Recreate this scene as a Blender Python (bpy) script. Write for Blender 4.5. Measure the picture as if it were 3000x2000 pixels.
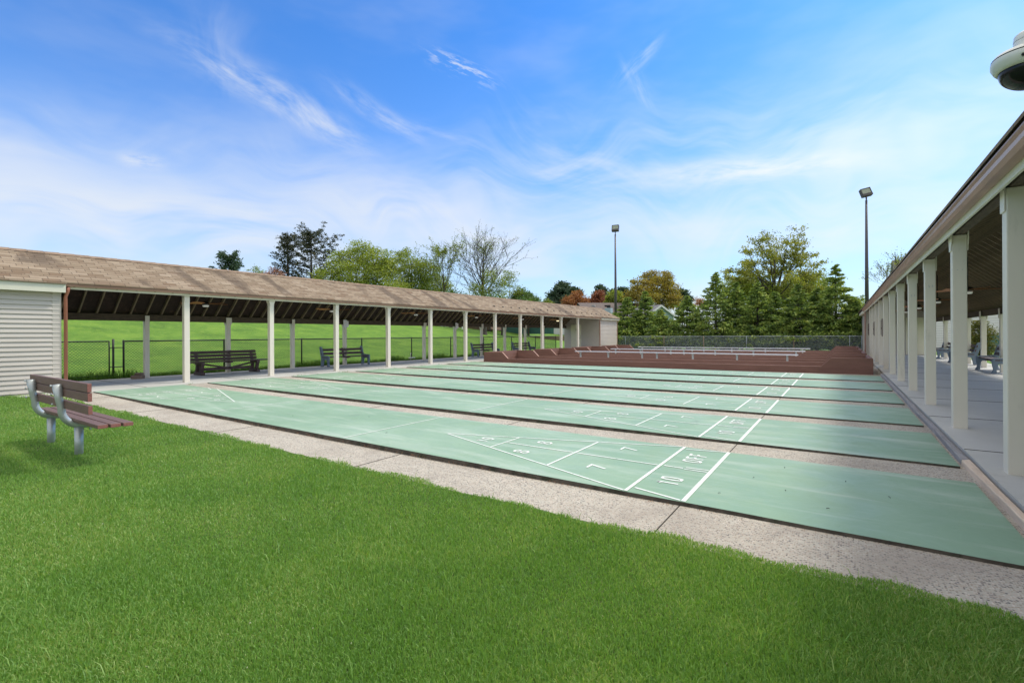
import bpy, math, random
import numpy as np
from mathutils import Vector, Matrix, noise as mnoise
for o in list(bpy.data.objects): bpy.data.objects.remove(o)
random.seed(7); rng = np.random.default_rng(7)
SC = bpy.context.scene; COL = SC.collection
R = math.radians
# ------------------------------------------------------------------ camera
YAW = 0.6004; FPX = 1409.66; YH = 980.2; ROLL = -0.0052
CAM = Vector((0.9964, -3.7295, 1.2707))
cd = bpy.data.cameras.new('camera'); cam = bpy.data.objects.new('camera', cd); COL.objects.link(cam)
cd.sensor_width = 36; cd.lens = 36 * FPX / 3000; cd.shift_y = (YH - 1000) / 3000
cd.clip_start = 0.05; cd.clip_end = 2000
cam.matrix_world = Matrix.Translation(CAM) @ Matrix.Rotation(YAW, 4, 'Z') @ Matrix.Rotation(R(90), 4, 'X') @ Matrix.Rotation(ROLL, 4, 'Z')
SC.camera = cam
FW = Vector((-math.sin(YAW), math.cos(YAW), 0)); RT = Vector((math.cos(YAW), math.sin(YAW), 0))
def at(px, py, d):
    """world point seen d metres in front of the camera at photo position px, py (3000 x 2000)"""
    x = px - 1500; y = py - 1000
    x, y = x + ROLL * y, y - ROLL * x - (YH - 1000)
    return CAM + FW * d + RT * (x / FPX * d) + Vector((0, 0, -y / FPX * d))
# ------------------------------------------------------------------ sky and sun
SUN = Vector((0.42, 0.70, 1.0)).normalized()
EL = math.asin(SUN.z); AZ = math.atan2(SUN.x, SUN.y)
w = bpy.data.worlds.new('World'); SC.world = w; w.use_nodes = True
NT = w.node_tree
for n in list(NT.nodes): NT.nodes.remove(n)
def mk(nt, t, **kw):
    n = nt.nodes.new(t)
    for k, v in kw.items(): setattr(n, k, v)
    return n
def lk(nt, a, b): nt.links.new(a, b)
def val(nt, sock, v):
    if hasattr(v, 'is_output') or isinstance(v, bpy.types.NodeSocket): nt.links.new(v, sock)
    else: sock.default_value = v
def M_(nt, op, a, b=None, c=None, clamp=False):
    n = mk(nt, 'ShaderNodeMath', operation=op, use_clamp=clamp); val(nt, n.inputs[0], a)
    if b is not None: val(nt, n.inputs[1], b)
    if c is not None: val(nt, n.inputs[2], c)
    return n.outputs[0]
def DOT(nt, a, vec):
    n = mk(nt, 'ShaderNodeVectorMath', operation='DOT_PRODUCT'); nt.links.new(a, n.inputs[0]); n.inputs[1].default_value = vec
    return n.outputs['Value']
def MIXC(nt, f, a, b, blend='MIX'):
    n = mk(nt, 'ShaderNodeMix', data_type='RGBA', blend_type=blend)
    val(nt, n.inputs[0], f); val(nt, n.inputs[6], a); val(nt, n.inputs[7], b)
    return n.outputs[2]
def RAMP(nt, f, stops):
    n = mk(nt, 'ShaderNodeValToRGB'); lk(nt, f, n.inputs[0]); e = n.color_ramp.elements
    while len(e) < len(stops): e.new(0.5)
    for i, (p, c) in enumerate(stops):
        e[i].position = p; e[i].color = c if len(c) == 4 else (*c, 1)
    return n.outputs[0]
def MR(nt, v, a, b, c=0., d=1., smooth=True):
    n = mk(nt, 'ShaderNodeMapRange', interpolation_type='SMOOTHSTEP' if smooth else 'LINEAR')
    val(nt, n.inputs[0], v); n.inputs[1].default_value = a; n.inputs[2].default_value = b; n.inputs[3].default_value = c; n.inputs[4].default_value = d
    return n.outputs[0]
def NOISE(nt, vec, scale, detail=4, rough=.55, dist=0., out=0):
    n = mk(nt, 'ShaderNodeTexNoise'); lk(nt, vec, n.inputs['Vector'])
    n.inputs['Scale'].default_value = scale; n.inputs['Detail'].default_value = detail
    n.inputs['Roughness'].default_value = rough; n.inputs['Distortion'].default_value = dist
    return n.outputs[out]
def COMB(nt, x, y, z=0.):
    n = mk(nt, 'ShaderNodeCombineXYZ'); val(nt, n.inputs[0], x); val(nt, n.inputs[1], y); val(nt, n.inputs[2], z); return n.outputs[0]
sky = mk(NT, 'ShaderNodeTexSky', sky_type='NISHITA', sun_disc=False, sun_elevation=EL, sun_rotation=AZ)
sky.air_density = 1.0; sky.dust_density = 0.6; sky.ozone_density = 3.0; sky.altitude = 0
SKY_S = 0.13; KS = 1.0
tc = mk(NT, 'ShaderNodeTexCoord'); DIR = tc.outputs['Generated']
hs = mk(NT, 'ShaderNodeHueSaturation'); lk(NT, sky.outputs[0], hs.inputs['Color'])
hs.inputs['Saturation'].default_value = 1.22; hs.inputs['Value'].default_value = 0.60
base = MIXC(NT, 1.0, hs.outputs[0], (0.40, 1.00, 1.42, 1), 'MULTIPLY')
sepd = mk(NT, 'ShaderNodeSeparateXYZ'); lk(NT, DIR, sepd.inputs[0]); DZ = sepd.outputs[2]
cw = 0.475 / SKY_S
CLOUD = (cw * .85, cw * .885, cw * .93, 1)
def dirv(px, py):
    v = FW + RT * ((px - 1500) / FPX) + Vector((0, 0, (YH - py) / FPX)); return v
WOB = NOISE(NT, DIR, 4.5, 1, .5)
def streak(p0, p1, wid, sx, sy, lo, hi, gain, dist=1.0):
    v0, v1 = dirv(*p0), dirv(*p1); c = ((v0 + v1) / 2).normalized(); L = (v1 - v0).length / 2
    a = (v1 - v0); a = (a - c * a.dot(c)).normalized(); b = c.cross(a)
    ua = DOT(NT, DIR, a); ub = DOT(NT, DIR, b); uc = DOT(NT, DIR, c)
    front = M_(NT, 'MAXIMUM', uc, 0.001)
    pa = M_(NT, 'DIVIDE', ua, front); pb = M_(NT, 'DIVIDE', ub, front)
    vec = COMB(NT, M_(NT, 'MULTIPLY_ADD', pa, sx, c.x * 37), M_(NT, 'ADD', M_(NT, 'MULTIPLY_ADD', pb, sy, c.y * 29), M_(NT, 'MULTIPLY', WOB, 3.0 * dist)))
    nz = NOISE(NT, vec, 1.0, 4, .62, 0)
    NT.nodes[-1].noise_dimensions = '2D'
    nz = MR(NT, nz, lo, hi)
    wob = WOB
    pb2 = M_(NT, 'ADD', pb, M_(NT, 'MULTIPLY', M_(NT, 'SUBTRACT', wob, 0.5), wid / FPX * 1.3))
    ga = M_(NT, 'POWER', M_(NT, 'ABSOLUTE', M_(NT, 'DIVIDE', pa, L * 1.1)), 3.0)
    gb = M_(NT, 'POWER', M_(NT, 'DIVIDE', pb2, wid / FPX), 2.0)
    g = M_(NT, 'EXPONENT', M_(NT, 'MULTIPLY', M_(NT, 'ADD', ga, gb), -1.0))
    g = M_(NT, 'MULTIPLY', g, M_(NT, 'GREATER_THAN', uc, 0.2))
    return M_(NT, 'MULTIPLY', M_(NT, 'MULTIPLY', g, nz), gain)
streaks = [
    ((655, 195), (985, 375), 34, 10, 34, .25, .8, .72), ((1020, 270), (1200, 385), 20, 10, 40, .25, .8, .55),
    ((1120, 340), (1420, 430), 18, 8, 40, .3, .9, .3), ((1285, 165), (1425, 232), 17, 26, 120, .45, .7, .6),
    ((1830, 235), (1915, 145), 16, 12, 60, .3, .8, .34), ((1840, 200), (1900, 300), 16, 12, 60, .3, .8, .25),
    ((380, 455), (450, 465), 15, 20, 60, .2, .6, .62), ((1980, 512), (2430, 482), 26, 7, 30, .15, .7, .9),
    ((1950, 515), (2240, 520), 28, 8, 40, .3, .75, .45), ((1560, 370), (2000, 620), 90, 5, 22, .3, .85, .42),
    ((900, 560), (1650, 700), 95, 3.0, 10, .15, .7, .8), ((-200, 560), (1100, 740), 150, 2.2, 8, .15, .65, .8),
    ((1300, 520), (2500, 420), 120, 3, 14, .35, .8, .40), ((2200, 620), (3300, 300), 190, 2.5, 8, .15, .8, .55),
    ((620, 60), (640, 240), 70, 4, 12, .35, .85, .22), ((-100, 360), (900, 470), 70, 3, 10, .25, .8, .4), ((1500, 640), (2700, 700), 90, 2.5, 8, .1, .7, .5)]
cl = None
for s in streaks:
    m = streak(*s); cl = m if cl is None else M_(NT, 'ADD', cl, M_(NT, 'MULTIPLY', m, M_(NT, 'SUBTRACT', 1.0, cl)))
# thin high veil everywhere, thicker towards the horizon
az_v = mk(NT, 'ShaderNodeMapping'); lk(NT, DIR, az_v.inputs[0]); az_v.inputs['Rotation'].default_value = (0, 0, -YAW); az_v.inputs['Scale'].default_value = (1.6, 1.6, 5.0)
veil = NOISE(NT, az_v.outputs[0], 2.1, 4, .55, 0.0)
veil = MR(NT, veil, .38, .78)
zcl = M_(NT, 'MAXIMUM', DZ, 0.0)
veilmask = MR(NT, zcl, 0.02, 0.42, 0.70, 0.14)
veil = M_(NT, 'MULTIPLY', veil, veilmask)
hz = M_(NT, 'MULTIPLY', M_(NT, 'EXPONENT', M_(NT, 'MULTIPLY', zcl, -5.6)), 0.90)
allc = M_(NT, 'ADD', cl, M_(NT, 'MULTIPLY', veil, M_(NT, 'SUBTRACT', 1.0, cl)))
allc = M_(NT, 'ADD', allc, M_(NT, 'MULTIPLY', hz, M_(NT, 'SUBTRACT', 1.0, allc)), clamp=True)
# unseen cloud added overhead and behind viewer as fill light, brightest round the sun
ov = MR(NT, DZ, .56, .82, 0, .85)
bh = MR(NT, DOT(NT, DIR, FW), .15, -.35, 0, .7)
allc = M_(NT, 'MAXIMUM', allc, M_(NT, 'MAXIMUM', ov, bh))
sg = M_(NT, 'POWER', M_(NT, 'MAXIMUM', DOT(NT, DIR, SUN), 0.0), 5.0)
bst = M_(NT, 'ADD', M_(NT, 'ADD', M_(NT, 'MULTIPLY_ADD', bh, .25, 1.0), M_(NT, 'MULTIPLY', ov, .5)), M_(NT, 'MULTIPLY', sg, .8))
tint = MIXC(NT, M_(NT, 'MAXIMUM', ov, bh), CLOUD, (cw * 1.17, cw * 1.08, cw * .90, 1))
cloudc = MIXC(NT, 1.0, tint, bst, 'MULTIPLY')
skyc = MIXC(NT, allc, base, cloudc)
w.cycles.sampling_method = 'MANUAL'; w.cycles.sample_map_resolution = 256
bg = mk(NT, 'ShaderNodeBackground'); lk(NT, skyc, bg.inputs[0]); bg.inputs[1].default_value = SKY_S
wo = mk(NT, 'ShaderNodeOutputWorld'); lk(NT, bg.outputs[0], wo.inputs[0])
sd = bpy.data.lights.new('sun', 'SUN'); sun = bpy.data.objects.new('sun', sd); COL.objects.link(sun)
sd.energy = 1.35; sd.angle = R(9.0); sd.color = (1.0, 0.94, 0.84)
sun.rotation_euler = (-SUN).to_track_quat('-Z', 'Y').to_euler(); sun.location = (0, 0, 30)
SC.view_settings.view_transform = 'Standard'; SC.view_settings.look = 'None'; SC.view_settings.exposure = 1.06; SC.view_settings.gamma = 1
SC.cycles.max_bounces = 6; SC.cycles.transparent_max_bounces = 16
# ------------------------------------------------------------------ helpers
def tag(o, label=None, cat=None, group=None, kind=None):
    if label: o['label'] = label
    if cat: o['category'] = cat
    if group: o['group'] = group
    if kind: o['kind'] = kind
    return o
def empty(name, loc, label, cat, group=None, rz=0):
    o = bpy.data.objects.new(name, None); COL.objects.link(o); o.location = loc; o.rotation_euler = (0, 0, rz)
    o.empty_display_size = .2
    return tag(o, label, cat, group)
def copy_tree(o, parent=None):
    c = o.copy(); COL.objects.link(c)
    if parent: c.parent = parent
    for ch in [x for x in KIDS.get(o, [])]:
        k = copy_tree(ch, c); KIDS.setdefault(c, []).append(k)
    return c
KIDS = {}
class MB:
    def __init__(s): s.v = []; s.f = []; s.uv = {}
    def add(s, vs, fs):
        n = len(s.v); s.v += [tuple(p) for p in vs]; s.f += [tuple(i + n for i in f) for f in fs]; return n
    def box(s, x0, x1, y0, y1, z0, z1):
        x0, x1 = sorted((x0, x1)); y0, y1 = sorted((y0, y1)); z0, z1 = sorted((z0, z1))
        s.add([(x0, y0, z0), (x1, y0, z0), (x1, y1, z0), (x0, y1, z0), (x0, y0, z1), (x1, y0, z1), (x1, y1, z1), (x0, y1, z1)],
              [(0, 3, 2, 1), (4, 5, 6, 7), (0, 1, 5, 4), (1, 2, 6, 5), (2, 3, 7, 6), (3, 0, 4, 7)])
    def prism(s, poly, axis, a, b):
        """polygon in the two other axes, extruded along axis from a to b"""
        def P(p, t):
            return {'x': (t, p[0], p[1]), 'y': (p[0], t, p[1]), 'z': (p[0], p[1], t)}[axis]
        n = len(poly); vs = [P(p, a) for p in poly] + [P(p, b) for p in poly]
        s.add(vs, [tuple(range(n)), tuple(range(2 * n - 1, n - 1, -1))] + [(i, i + n, (i + 1) % n + n, (i + 1) % n) for i in range(n)])
    def bar(s, p, q, w, h, up=(0, 0, 1)):
        p, q = Vector(p), Vector(q); d = (q - p).normalized(); up = Vector(up)
        sx = d.cross(up)
        if sx.length < 1e-4: sx = d.cross(Vector((1, 0, 0)))
        sx.normalize(); u = sx.cross(d).normalized(); a = sx * w / 2; b = u * h / 2
        s.add([p - a - b, p + a - b, p + a + b, p - a + b, q - a - b, q + a - b, q + a + b, q - a + b],
              [(0, 1, 2, 3), (7, 6, 5, 4), (0, 4, 5, 1), (1, 5, 6, 2), (2, 6, 7, 3), (3, 7, 4, 0)])
    def tube(s, pts, r, n=8, cap=True):
        pts = [Vector(p) for p in pts]; rs = r if isinstance(r, (list, tuple)) else [r] * len(pts)
        rings = []; prev = None
        for i, p in enumerate(pts):
            d = (pts[min(i + 1, len(pts) - 1)] - pts[max(i - 1, 0)]).normalized()
            if prev is None:
                a = d.cross(Vector((0, 0, 1)))
                if a.length < 1e-3: a = d.cross(Vector((1, 0, 0)))
                a.normalize()
            else:
                a = (prev - d * prev.dot(d)).normalized()
            prev = a; b = d.cross(a)
            rings.append(len(s.v))
            s.v += [tuple(p + (a * math.cos(2 * math.pi * k / n) + b * math.sin(2 * math.pi * k / n)) * rs[i]) for k in range(n)]
        for i in range(len(rings) - 1):
            for k in range(n):
                s.f.append((rings[i] + k, rings[i] + (k + 1) % n, rings[i + 1] + (k + 1) % n, rings[i + 1] + k))
        if cap:
            s.f.append(tuple(rings[0] + k for k in range(n))[::-1]); s.f.append(tuple(rings[-1] + k for k in range(n)))
    def lathe(s, prof, n=24, c=(0, 0, 0), axis=None):
        c = Vector(c); base = len(s.v)
        for r_, z_ in prof:
            for k in range(n):
                t = 2 * math.pi * k / n; p = Vector((r_ * math.cos(t), r_ * math.sin(t), z_))
                if axis: p = axis @ p
                s.v.append(tuple(c + p))
        for i in range(len(prof) - 1):
            for k in range(n):
                s.f.append((base + i * n + k, base + i * n + (k + 1) % n, base + (i + 1) * n + (k + 1) % n, base + (i + 1) * n + k))
    def build(s, name, m, parent=None, smooth=False, bevel=0, seg=1, recalc=True, label=None):
        me = bpy.data.meshes.new(name); org = Vector(parent_org(parent)) if parent else Vector((0, 0, 0))
        me.from_pydata([(p[0] - org.x, p[1] - org.y, p[2] - org.z) for p in s.v], [], s.f); me.update()
        if recalc:
            import bmesh
            bm = bmesh.new(); bm.from_mesh(me); bmesh.ops.recalc_face_normals(bm, faces=bm.faces); bm.to_mesh(me); bm.free()
        if smooth: me.polygons.foreach_set('use_smooth', [True] * len(me.polygons))
        me.materials.append(m)
        o = bpy.data.objects.new(name, me); COL.objects.link(o)
        if parent: o.parent = parent; KIDS.setdefault(parent, []).append(o)
        if bevel:
            b = o.modifiers.new('bevel', 'BEVEL'); b.width = bevel; b.segments = seg; b.limit_method = 'ANGLE'; b.angle_limit = R(40)
        if label: o['label'] = label
        return o
def parent_org(p):
    org = Vector((0, 0, 0))
    while p is not None: org += p.location; p = p.parent
    return org
def structure(o): o['kind'] = 'structure'; return o
def stuff(o, label, cat): return tag(o, label, cat, kind='stuff')
# ------------------------------------------------------------------ materials
def newmat(name):
    m = bpy.data.materials.new(name); m.use_nodes = True; nt = m.node_tree
    b = nt.nodes['Principled BSDF']; return m, nt, b
def simple(name, col, rough=.6, var=.12, scale=3., bump=0., bscale=60, metal=0., spec=.5, stretch=(1, 1, 1), dirt=None):
    m, nt, b = newmat(name); t = mk(nt, 'ShaderNodeTexCoord'); mp = mk(nt, 'ShaderNodeMapping'); lk(nt, t.outputs['Object'], mp.inputs[0])
    mp.inputs['Scale'].default_value = stretch
    n1 = NOISE(nt, mp.outputs[0], scale, 5, .6)
    c = RAMP(nt, n1, [(.3, tuple(x * (1 - var) for x in col)), (.7, tuple(min(1, x * (1 + var)) for x in col))])
    if dirt:
        n2 = NOISE(nt, mp.outputs[0], dirt[1], 6, .7)
        c = MIXC(nt, MR(nt, n2, dirt[2], dirt[2] + .15, 0, dirt[3]), c, (*dirt[0], 1))
    lk(nt, c, b.inputs['Base Color']); b.inputs['Roughness'].default_value = rough; b.inputs['Metallic'].default_value = metal
    b.inputs['Specular IOR Level'].default_value = spec
    if bump:
        nb = NOISE(nt, mp.outputs[0], bscale, 4, .6); bp = mk(nt, 'ShaderNodeBump'); lk(nt, nb, bp.inputs['Height'])
        bp.inputs['Strength'].default_value = bump; bp.inputs['Distance'].default_value = .01; lk(nt, bp.outputs[0], b.inputs['Normal'])
    return m
CREAM = simple('cream_paint', (.74, .685, .58), .5, .04, 1.5, .05, 40, dirt=((.42, .38, .30), 2.5, .58, .35), stretch=(1, 1, .35))
CREAM2 = simple('cream_trim', (.66, .64, .52), .5, .05, 2, .05, 40, dirt=((.40, .38, .30), 6, .6, .4))
SIDING = simple('vinyl_siding', (.52, .475, .42), .55, .04, 1.2, .04, 90, dirt=((.42, .38, .33), 1.3, .6, .22))
BROWNM = simple('brown_gutter_metal', (.38, .215, .165), .32, .12, 2, .03, 30, spec=.5)
DOWNSP = simple('copper_brown_downspout', (.40, .15, .095), .4, .1, 4, .05, 30)
DARKWOOD = simple('weathered_dark_wood', (.085, .062, .042), .85, .35, 6, .5, 30, stretch=(4, 1, 4))
RAFTER = simple('rafter_wood', (.20, .155, .095), .8, .35, 3, .3, 30)
BROWNWOOD = simple('brown_stained_wood', (.082, .048, .044), .6, .25, 5, .25, 40, stretch=(1, 1, 3))
WORN_LIT = simple('worn_sky_lit_edge', (.36, .21, .165), .75, .2, 3, .2, 30, dirt=((.55, .45, .30), 3, .6, .8))  # worn paint plus sky light on the wall tops, both put into the colour
REDWOOD = simple('red_brown_painted_timber', (.18, .088, .068), .72, .14, 1.6, .35, 22, stretch=(1, 1, 5), dirt=((.32, .22, .17), 5, .66, .55))
PLASTW = simple('purple_brown_slats', (.150, .088, .076), .55, .15, 9, .25, 50, stretch=(.6, 5, 5))
ENDGRAIN = simple('slat_end', (.29, .115, .095), .6, .25, 60, .4, 120)
GALV = simple('galvanised_steel', (.44, .485, .49), .42, .12, 5, .03, 80, metal=.45, dirt=((.24, .17, .11), 11, .64, .5))
ALU = simple('aluminium', (.62, .63, .67), .36, .06, 3, 0, metal=.5)
BLUEPL = simple('blue_grey_plastic', (.14, .185, .24), .5, .12, 3, .12, 60)
FENCEB = simple('black_vinyl_fence', (.022, .024, .024), .5, .3, 3)
FENCEG = simple('galvanised_fence', (.36, .42, .44), .5, .12, 3, metal=.3)
FENCER = simple('rusty_fence_post', (.33, .25, .17), .7, .3, 4)
POLE = simple('dark_bronze_pole', (.058, .050, .056), .45, .15, 2)
GLASS = simple('lamp_glass', (.30, .33, .27), .15, .1, 4)
WHITE = simple('white_plastic', (.70, .71, .66), .35, .03, 3)
DARKGL, _n, _b = newmat('smoked_dome'); _b.inputs['Base Color'].default_value = (.012, .012, .015, 1); _b.inputs['Roughness'].default_value = .10; _b.inputs['IOR'].default_value = 1.33
FANW = simple('fan_blade_wood', (.42, .17, .07), .5, .15, 6)
BLACK = simple('black_paint', (.012, .012, .012), .6, .1)
FROST, _n, _b = newmat('frosted_lamp'); _b.inputs['Base Color'].default_value = (.8, .82, .8, 1); _b.inputs['Roughness'].default_value = .4
_b.inputs['Emission Color'].default_value = (1, .98, .95, 1); _b.inputs['Emission Strength'].default_value = .05
WARML, _n, _b = newmat('lit_lamp'); _b.inputs['Base Color'].default_value = (.8, .8, .7, 1); _b.inputs['Emission Color'].default_value = (1, .82, .5, 1); _b.inputs['Emission Strength'].default_value = .7
DOORP = simple('door_paint', (.70, .66, .50), .5, .04, 2)
BLUES = simple('pale_blue_siding', (.33, .42, .48), .6, .05, 3)
WHITES = simple('white_siding', (.74, .72, .74), .6, .04, 3)
ROOFG = simple('grey_brown_shingle', (.125, .10, .09), .9, .18, 2.5, .2, 20)
ROOFD = simple('grey_shingle', (.17, .165, .18), .9, .15, 2.5, .2, 20)
BRICKY = simple('round_block_concrete', (.21, .15, .11), .9, .25, 12, .5, 60)
KERBN = simple('new_timber', (.66, .52, .39), .75, .14, 2.2, .3, 30, stretch=(14, 1.2, 14))
KERBO = simple('weathered_grey_timber', (.30, .285, .28), .85, .2, 2.2, .4, 30, stretch=(14, 1.2, 14))
SCREEN = simple('green_windscreen', (.05, .14, .13), .8, .2, 1.2)
CORTEN = simple('mulch', (.13, .085, .06), .95, .4, 6, .6, 40)
# roof shingles from UVs in metres
def shingle_mat():
    m, nt, b = newmat('tan_asphalt_shingles'); t = mk(nt, 'ShaderNodeUVMap'); uv = t.outputs[0]
    wob = NOISE(nt, uv, 1.3, 3, .6, 0, 1)
    mixv = mk(nt, 'ShaderNodeVectorMath', operation='MULTIPLY_ADD'); lk(nt, wob, mixv.inputs[0]); mixv.inputs[1].default_value = (.02, .02, 0); lk(nt, uv, mixv.inputs[2])
    br = mk(nt, 'ShaderNodeTexBrick', offset=.37, offset_frequency=2, squash=1); lk(nt, mixv.outputs[0], br.inputs['Vector'])
    br.inputs['Scale'].default_value = 1; br.inputs['Brick Width'].default_value = .305; br.inputs['Row Height'].default_value = .128
    br.inputs['Mortar Size'].default_value = .006; br.inputs['Mortar Smooth'].default_value = .3; br.inputs['Bias'].default_value = 0
    br.inputs['Color1'].default_value = (0, 0, 0, 1); br.inputs['Color2'].default_value = (1, 1, 1, 1); br.inputs['Mortar'].default_value = (.5, .5, .5, 1)
    c = RAMP(nt, br.outputs['Color'], [(0, (.185, .125, .082)), (.12, (.225, .170, .118)), (.5, (.275, .215, .152)), (.85, (.32, .255, .185)), (1, (.37, .30, .225))])
    big = NOISE(nt, uv, 2.2, 5, .65)
    c = MIXC(nt, MR(nt, big, .35, .75, 0, .35), c, (.24, .165, .11, 1))
    # diagonal algae stains
    mp = mk(nt, 'ShaderNodeMapping'); lk(nt, uv, mp.inputs[0]); mp.inputs['Rotation'].default_value = (0, 0, R(28)); mp.inputs['Scale'].default_value = (.85, .28, 1)
    st = NOISE(nt, mp.outputs[0], 1.25, 4, .5, .6)
    c = MIXC(nt, MR(nt, st, .52, .64, 0, .72), c, (.10, .075, .057, 1))
    gr = NOISE(nt, uv, 90, 3, .7)
    c = MIXC(nt, MR(nt, gr, .3, .7, 0, .22), c, (.10, .07, .05, 1))
    c = MIXC(nt, M_(nt, 'MULTIPLY', br.outputs['Fac'], .85), c, (.06, .045, .034, 1))
    lk(nt, c, b.inputs['Base Color']); b.inputs['Roughness'].default_value = .92; b.inputs['Specular IOR Level'].default_value = .2
    # each course steps up towards its lower edge
    sx = mk(nt, 'ShaderNodeSeparateXYZ'); lk(nt, mixv.outputs[0], sx.inputs[0])
    fr = M_(nt, 'FRACT', M_(nt, 'DIVIDE', sx.outputs[1], .128))
    h = M_(nt, 'ADD', M_(nt, 'MULTIPLY', M_(nt, 'SUBTRACT', 1.0, fr), .8), M_(nt, 'MULTIPLY', gr, .25))
    h = M_(nt, 'SUBTRACT', h, M_(nt, 'MULTIPLY', br.outputs['Fac'], .7))
    bp = mk(nt, 'ShaderNodeBump'); lk(nt, h, bp.inputs['Height']); bp.inputs['Strength'].default_value = .7; bp.inputs['Distance'].default_value = .012
    lk(nt, bp.outputs[0], b.inputs['Normal']); return m
SHINGLE = shingle_mat()
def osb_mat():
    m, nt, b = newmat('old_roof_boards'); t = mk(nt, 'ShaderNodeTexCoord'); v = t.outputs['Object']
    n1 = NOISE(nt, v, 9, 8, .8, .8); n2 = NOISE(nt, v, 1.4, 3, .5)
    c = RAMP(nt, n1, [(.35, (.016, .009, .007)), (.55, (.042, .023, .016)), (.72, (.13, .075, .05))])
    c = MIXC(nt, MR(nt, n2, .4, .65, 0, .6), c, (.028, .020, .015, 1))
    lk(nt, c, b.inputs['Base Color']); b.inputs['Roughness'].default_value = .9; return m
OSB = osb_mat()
def court_mat():
    m, nt, b = newmat('green_court_coating'); t = mk(nt, 'ShaderNodeTexCoord'); g = mk(nt, 'ShaderNodeNewGeometry'); v = g.outputs['Position']
    n1 = NOISE(nt, v, .55, 5, .6, .4); n2 = NOISE(nt, v, 2.6, 6, .7, .6); n3 = NOISE(nt, v, 18, 4, .6)
    sp = mk(nt, 'ShaderNodeMapping'); lk(nt, v, sp.inputs[0]); sp.inputs['Scale'].default_value = (.5, 3, 1)
    n4 = NOISE(nt, sp.outputs[0], 1.1, 5, .65, .5)
    c = RAMP(nt, n1, [(.3, (.20, .325, .215)), (.5, (.235, .360, .245)), (.68, (.295, .42, .31))])
    c = MIXC(nt, MR(nt, n4, .47, .70, 0, .62), c, (.45, .53, .445, 1))
    c = MIXC(nt, MR(nt, n2, .56, .75, 0, .34), c, (.20, .285, .195, 1))
    c = MIXC(nt, MR(nt, n3, .3, .7, 0, .10), c, (.16, .27, .18, 1))
    n5 = NOISE(nt, v, .9, 7, .75, 1.2); c = MIXC(nt, MR(nt, n5, .60, .72, 0, .42), c, (.19, .235, .185, 1))
    n6 = NOISE(nt, v, 5.5, 3, .6, 3.5); c = MIXC(nt, MR(nt, n6, .69, .72, 0, .3), c, (.15, .20, .15, 1))
    lk(nt, c, b.inputs['Base Color']); b.inputs['Roughness'].default_value = .5; b.inputs['Specular IOR Level'].default_value = .4
    rr = MR(nt, n2, .3, .7, .42, .62); lk(nt, rr, b.inputs['Roughness'])
    bp = mk(nt, 'ShaderNodeBump'); nb = NOISE(nt, v, 140, 3, .6); lk(nt, nb, bp.inputs['Height']); bp.inputs['Strength'].default_value = .15; bp.inputs['Distance'].default_value = .004
    lk(nt, bp.outputs[0], b.inputs['Normal']); return m
COURT = court_mat()
def line_mat():
    m, nt, b = newmat('white_court_paint'); g = mk(nt, 'ShaderNodeNewGeometry'); n = NOISE(nt, g.outputs['Position'], 14, 6, .7)
    c = RAMP(nt, n, [(.28, (.42, .56, .46)), (.46, (.78, .81, .77))]); lk(nt, c, b.inputs['Base Color']); b.inputs['Roughness'].default_value = .55; return m
LINE = line_mat()
def aggregate_mat():
    m, nt, b = newmat('exposed_aggregate_concrete'); g = mk(nt, 'ShaderNodeNewGeometry'); v = g.outputs['Position']
    vo = mk(nt, 'ShaderNodeTexVoronoi', feature='F1'); lk(nt, v, vo.inputs['Vector']); vo.inputs['Scale'].default_value = 80
    sc = mk(nt, 'ShaderNodeSeparateColor'); lk(nt, vo.outputs['Color'], sc.inputs[0])
    peb = RAMP(nt, sc.outputs[0], [(0, (.08, .08, .09)), (.16, (.15, .135, .13)), (.24, (.29, .235, .185)), (.5, (.42, .355, .29)), (.85, (.52, .455, .385)), (1, (.60, .55, .49))])
    mort = (.435, .41, .35, 1)
    c = MIXC(nt, MR(nt, vo.outputs['Distance'], .35, .62), peb, mort)
    vo2 = mk(nt, 'ShaderNodeTexVoronoi', feature='F1'); lk(nt, v, vo2.inputs['Vector']); vo2.inputs['Scale'].default_value = 42
    s2 = mk(nt, 'ShaderNodeSeparateColor'); lk(nt, vo2.outputs['Color'], s2.inputs[0])
    chip = M_(nt, 'MULTIPLY', M_(nt, 'GREATER_THAN', s2.outputs[1], .78), M_(nt, 'LESS_THAN', vo2.outputs['Distance'], .34))
    c = MIXC(nt, M_(nt, 'MULTIPLY', chip, .6), c, (.17, .165, .17, 1))
    big = NOISE(nt, v, 1.1, 5, .65)
    c = MIXC(nt, MR(nt, big, .42, .68, 0, .55), c, (.27, .235, .20, 1)); sm2 = NOISE(nt, v, 6, 5, .7)
    c = MIXC(nt, MR(nt, sm2, .5, .75, 0, .35), c, (.24, .21, .18, 1))
    lk(nt, c, b.inputs['Base Color']); b.inputs['Roughness'].default_value = .9; b.inputs['Specular IOR Level'].default_value = .25
    bp = mk(nt, 'ShaderNodeBump'); lk(nt, vo.outputs['Distance'], bp.inputs['Height']); bp.inputs['Strength'].default_value = .4; bp.inputs['Distance'].default_value = -.006
    lk(nt, bp.outputs[0], b.inputs['Normal']); return m
AGG = aggregate_mat()
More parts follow.
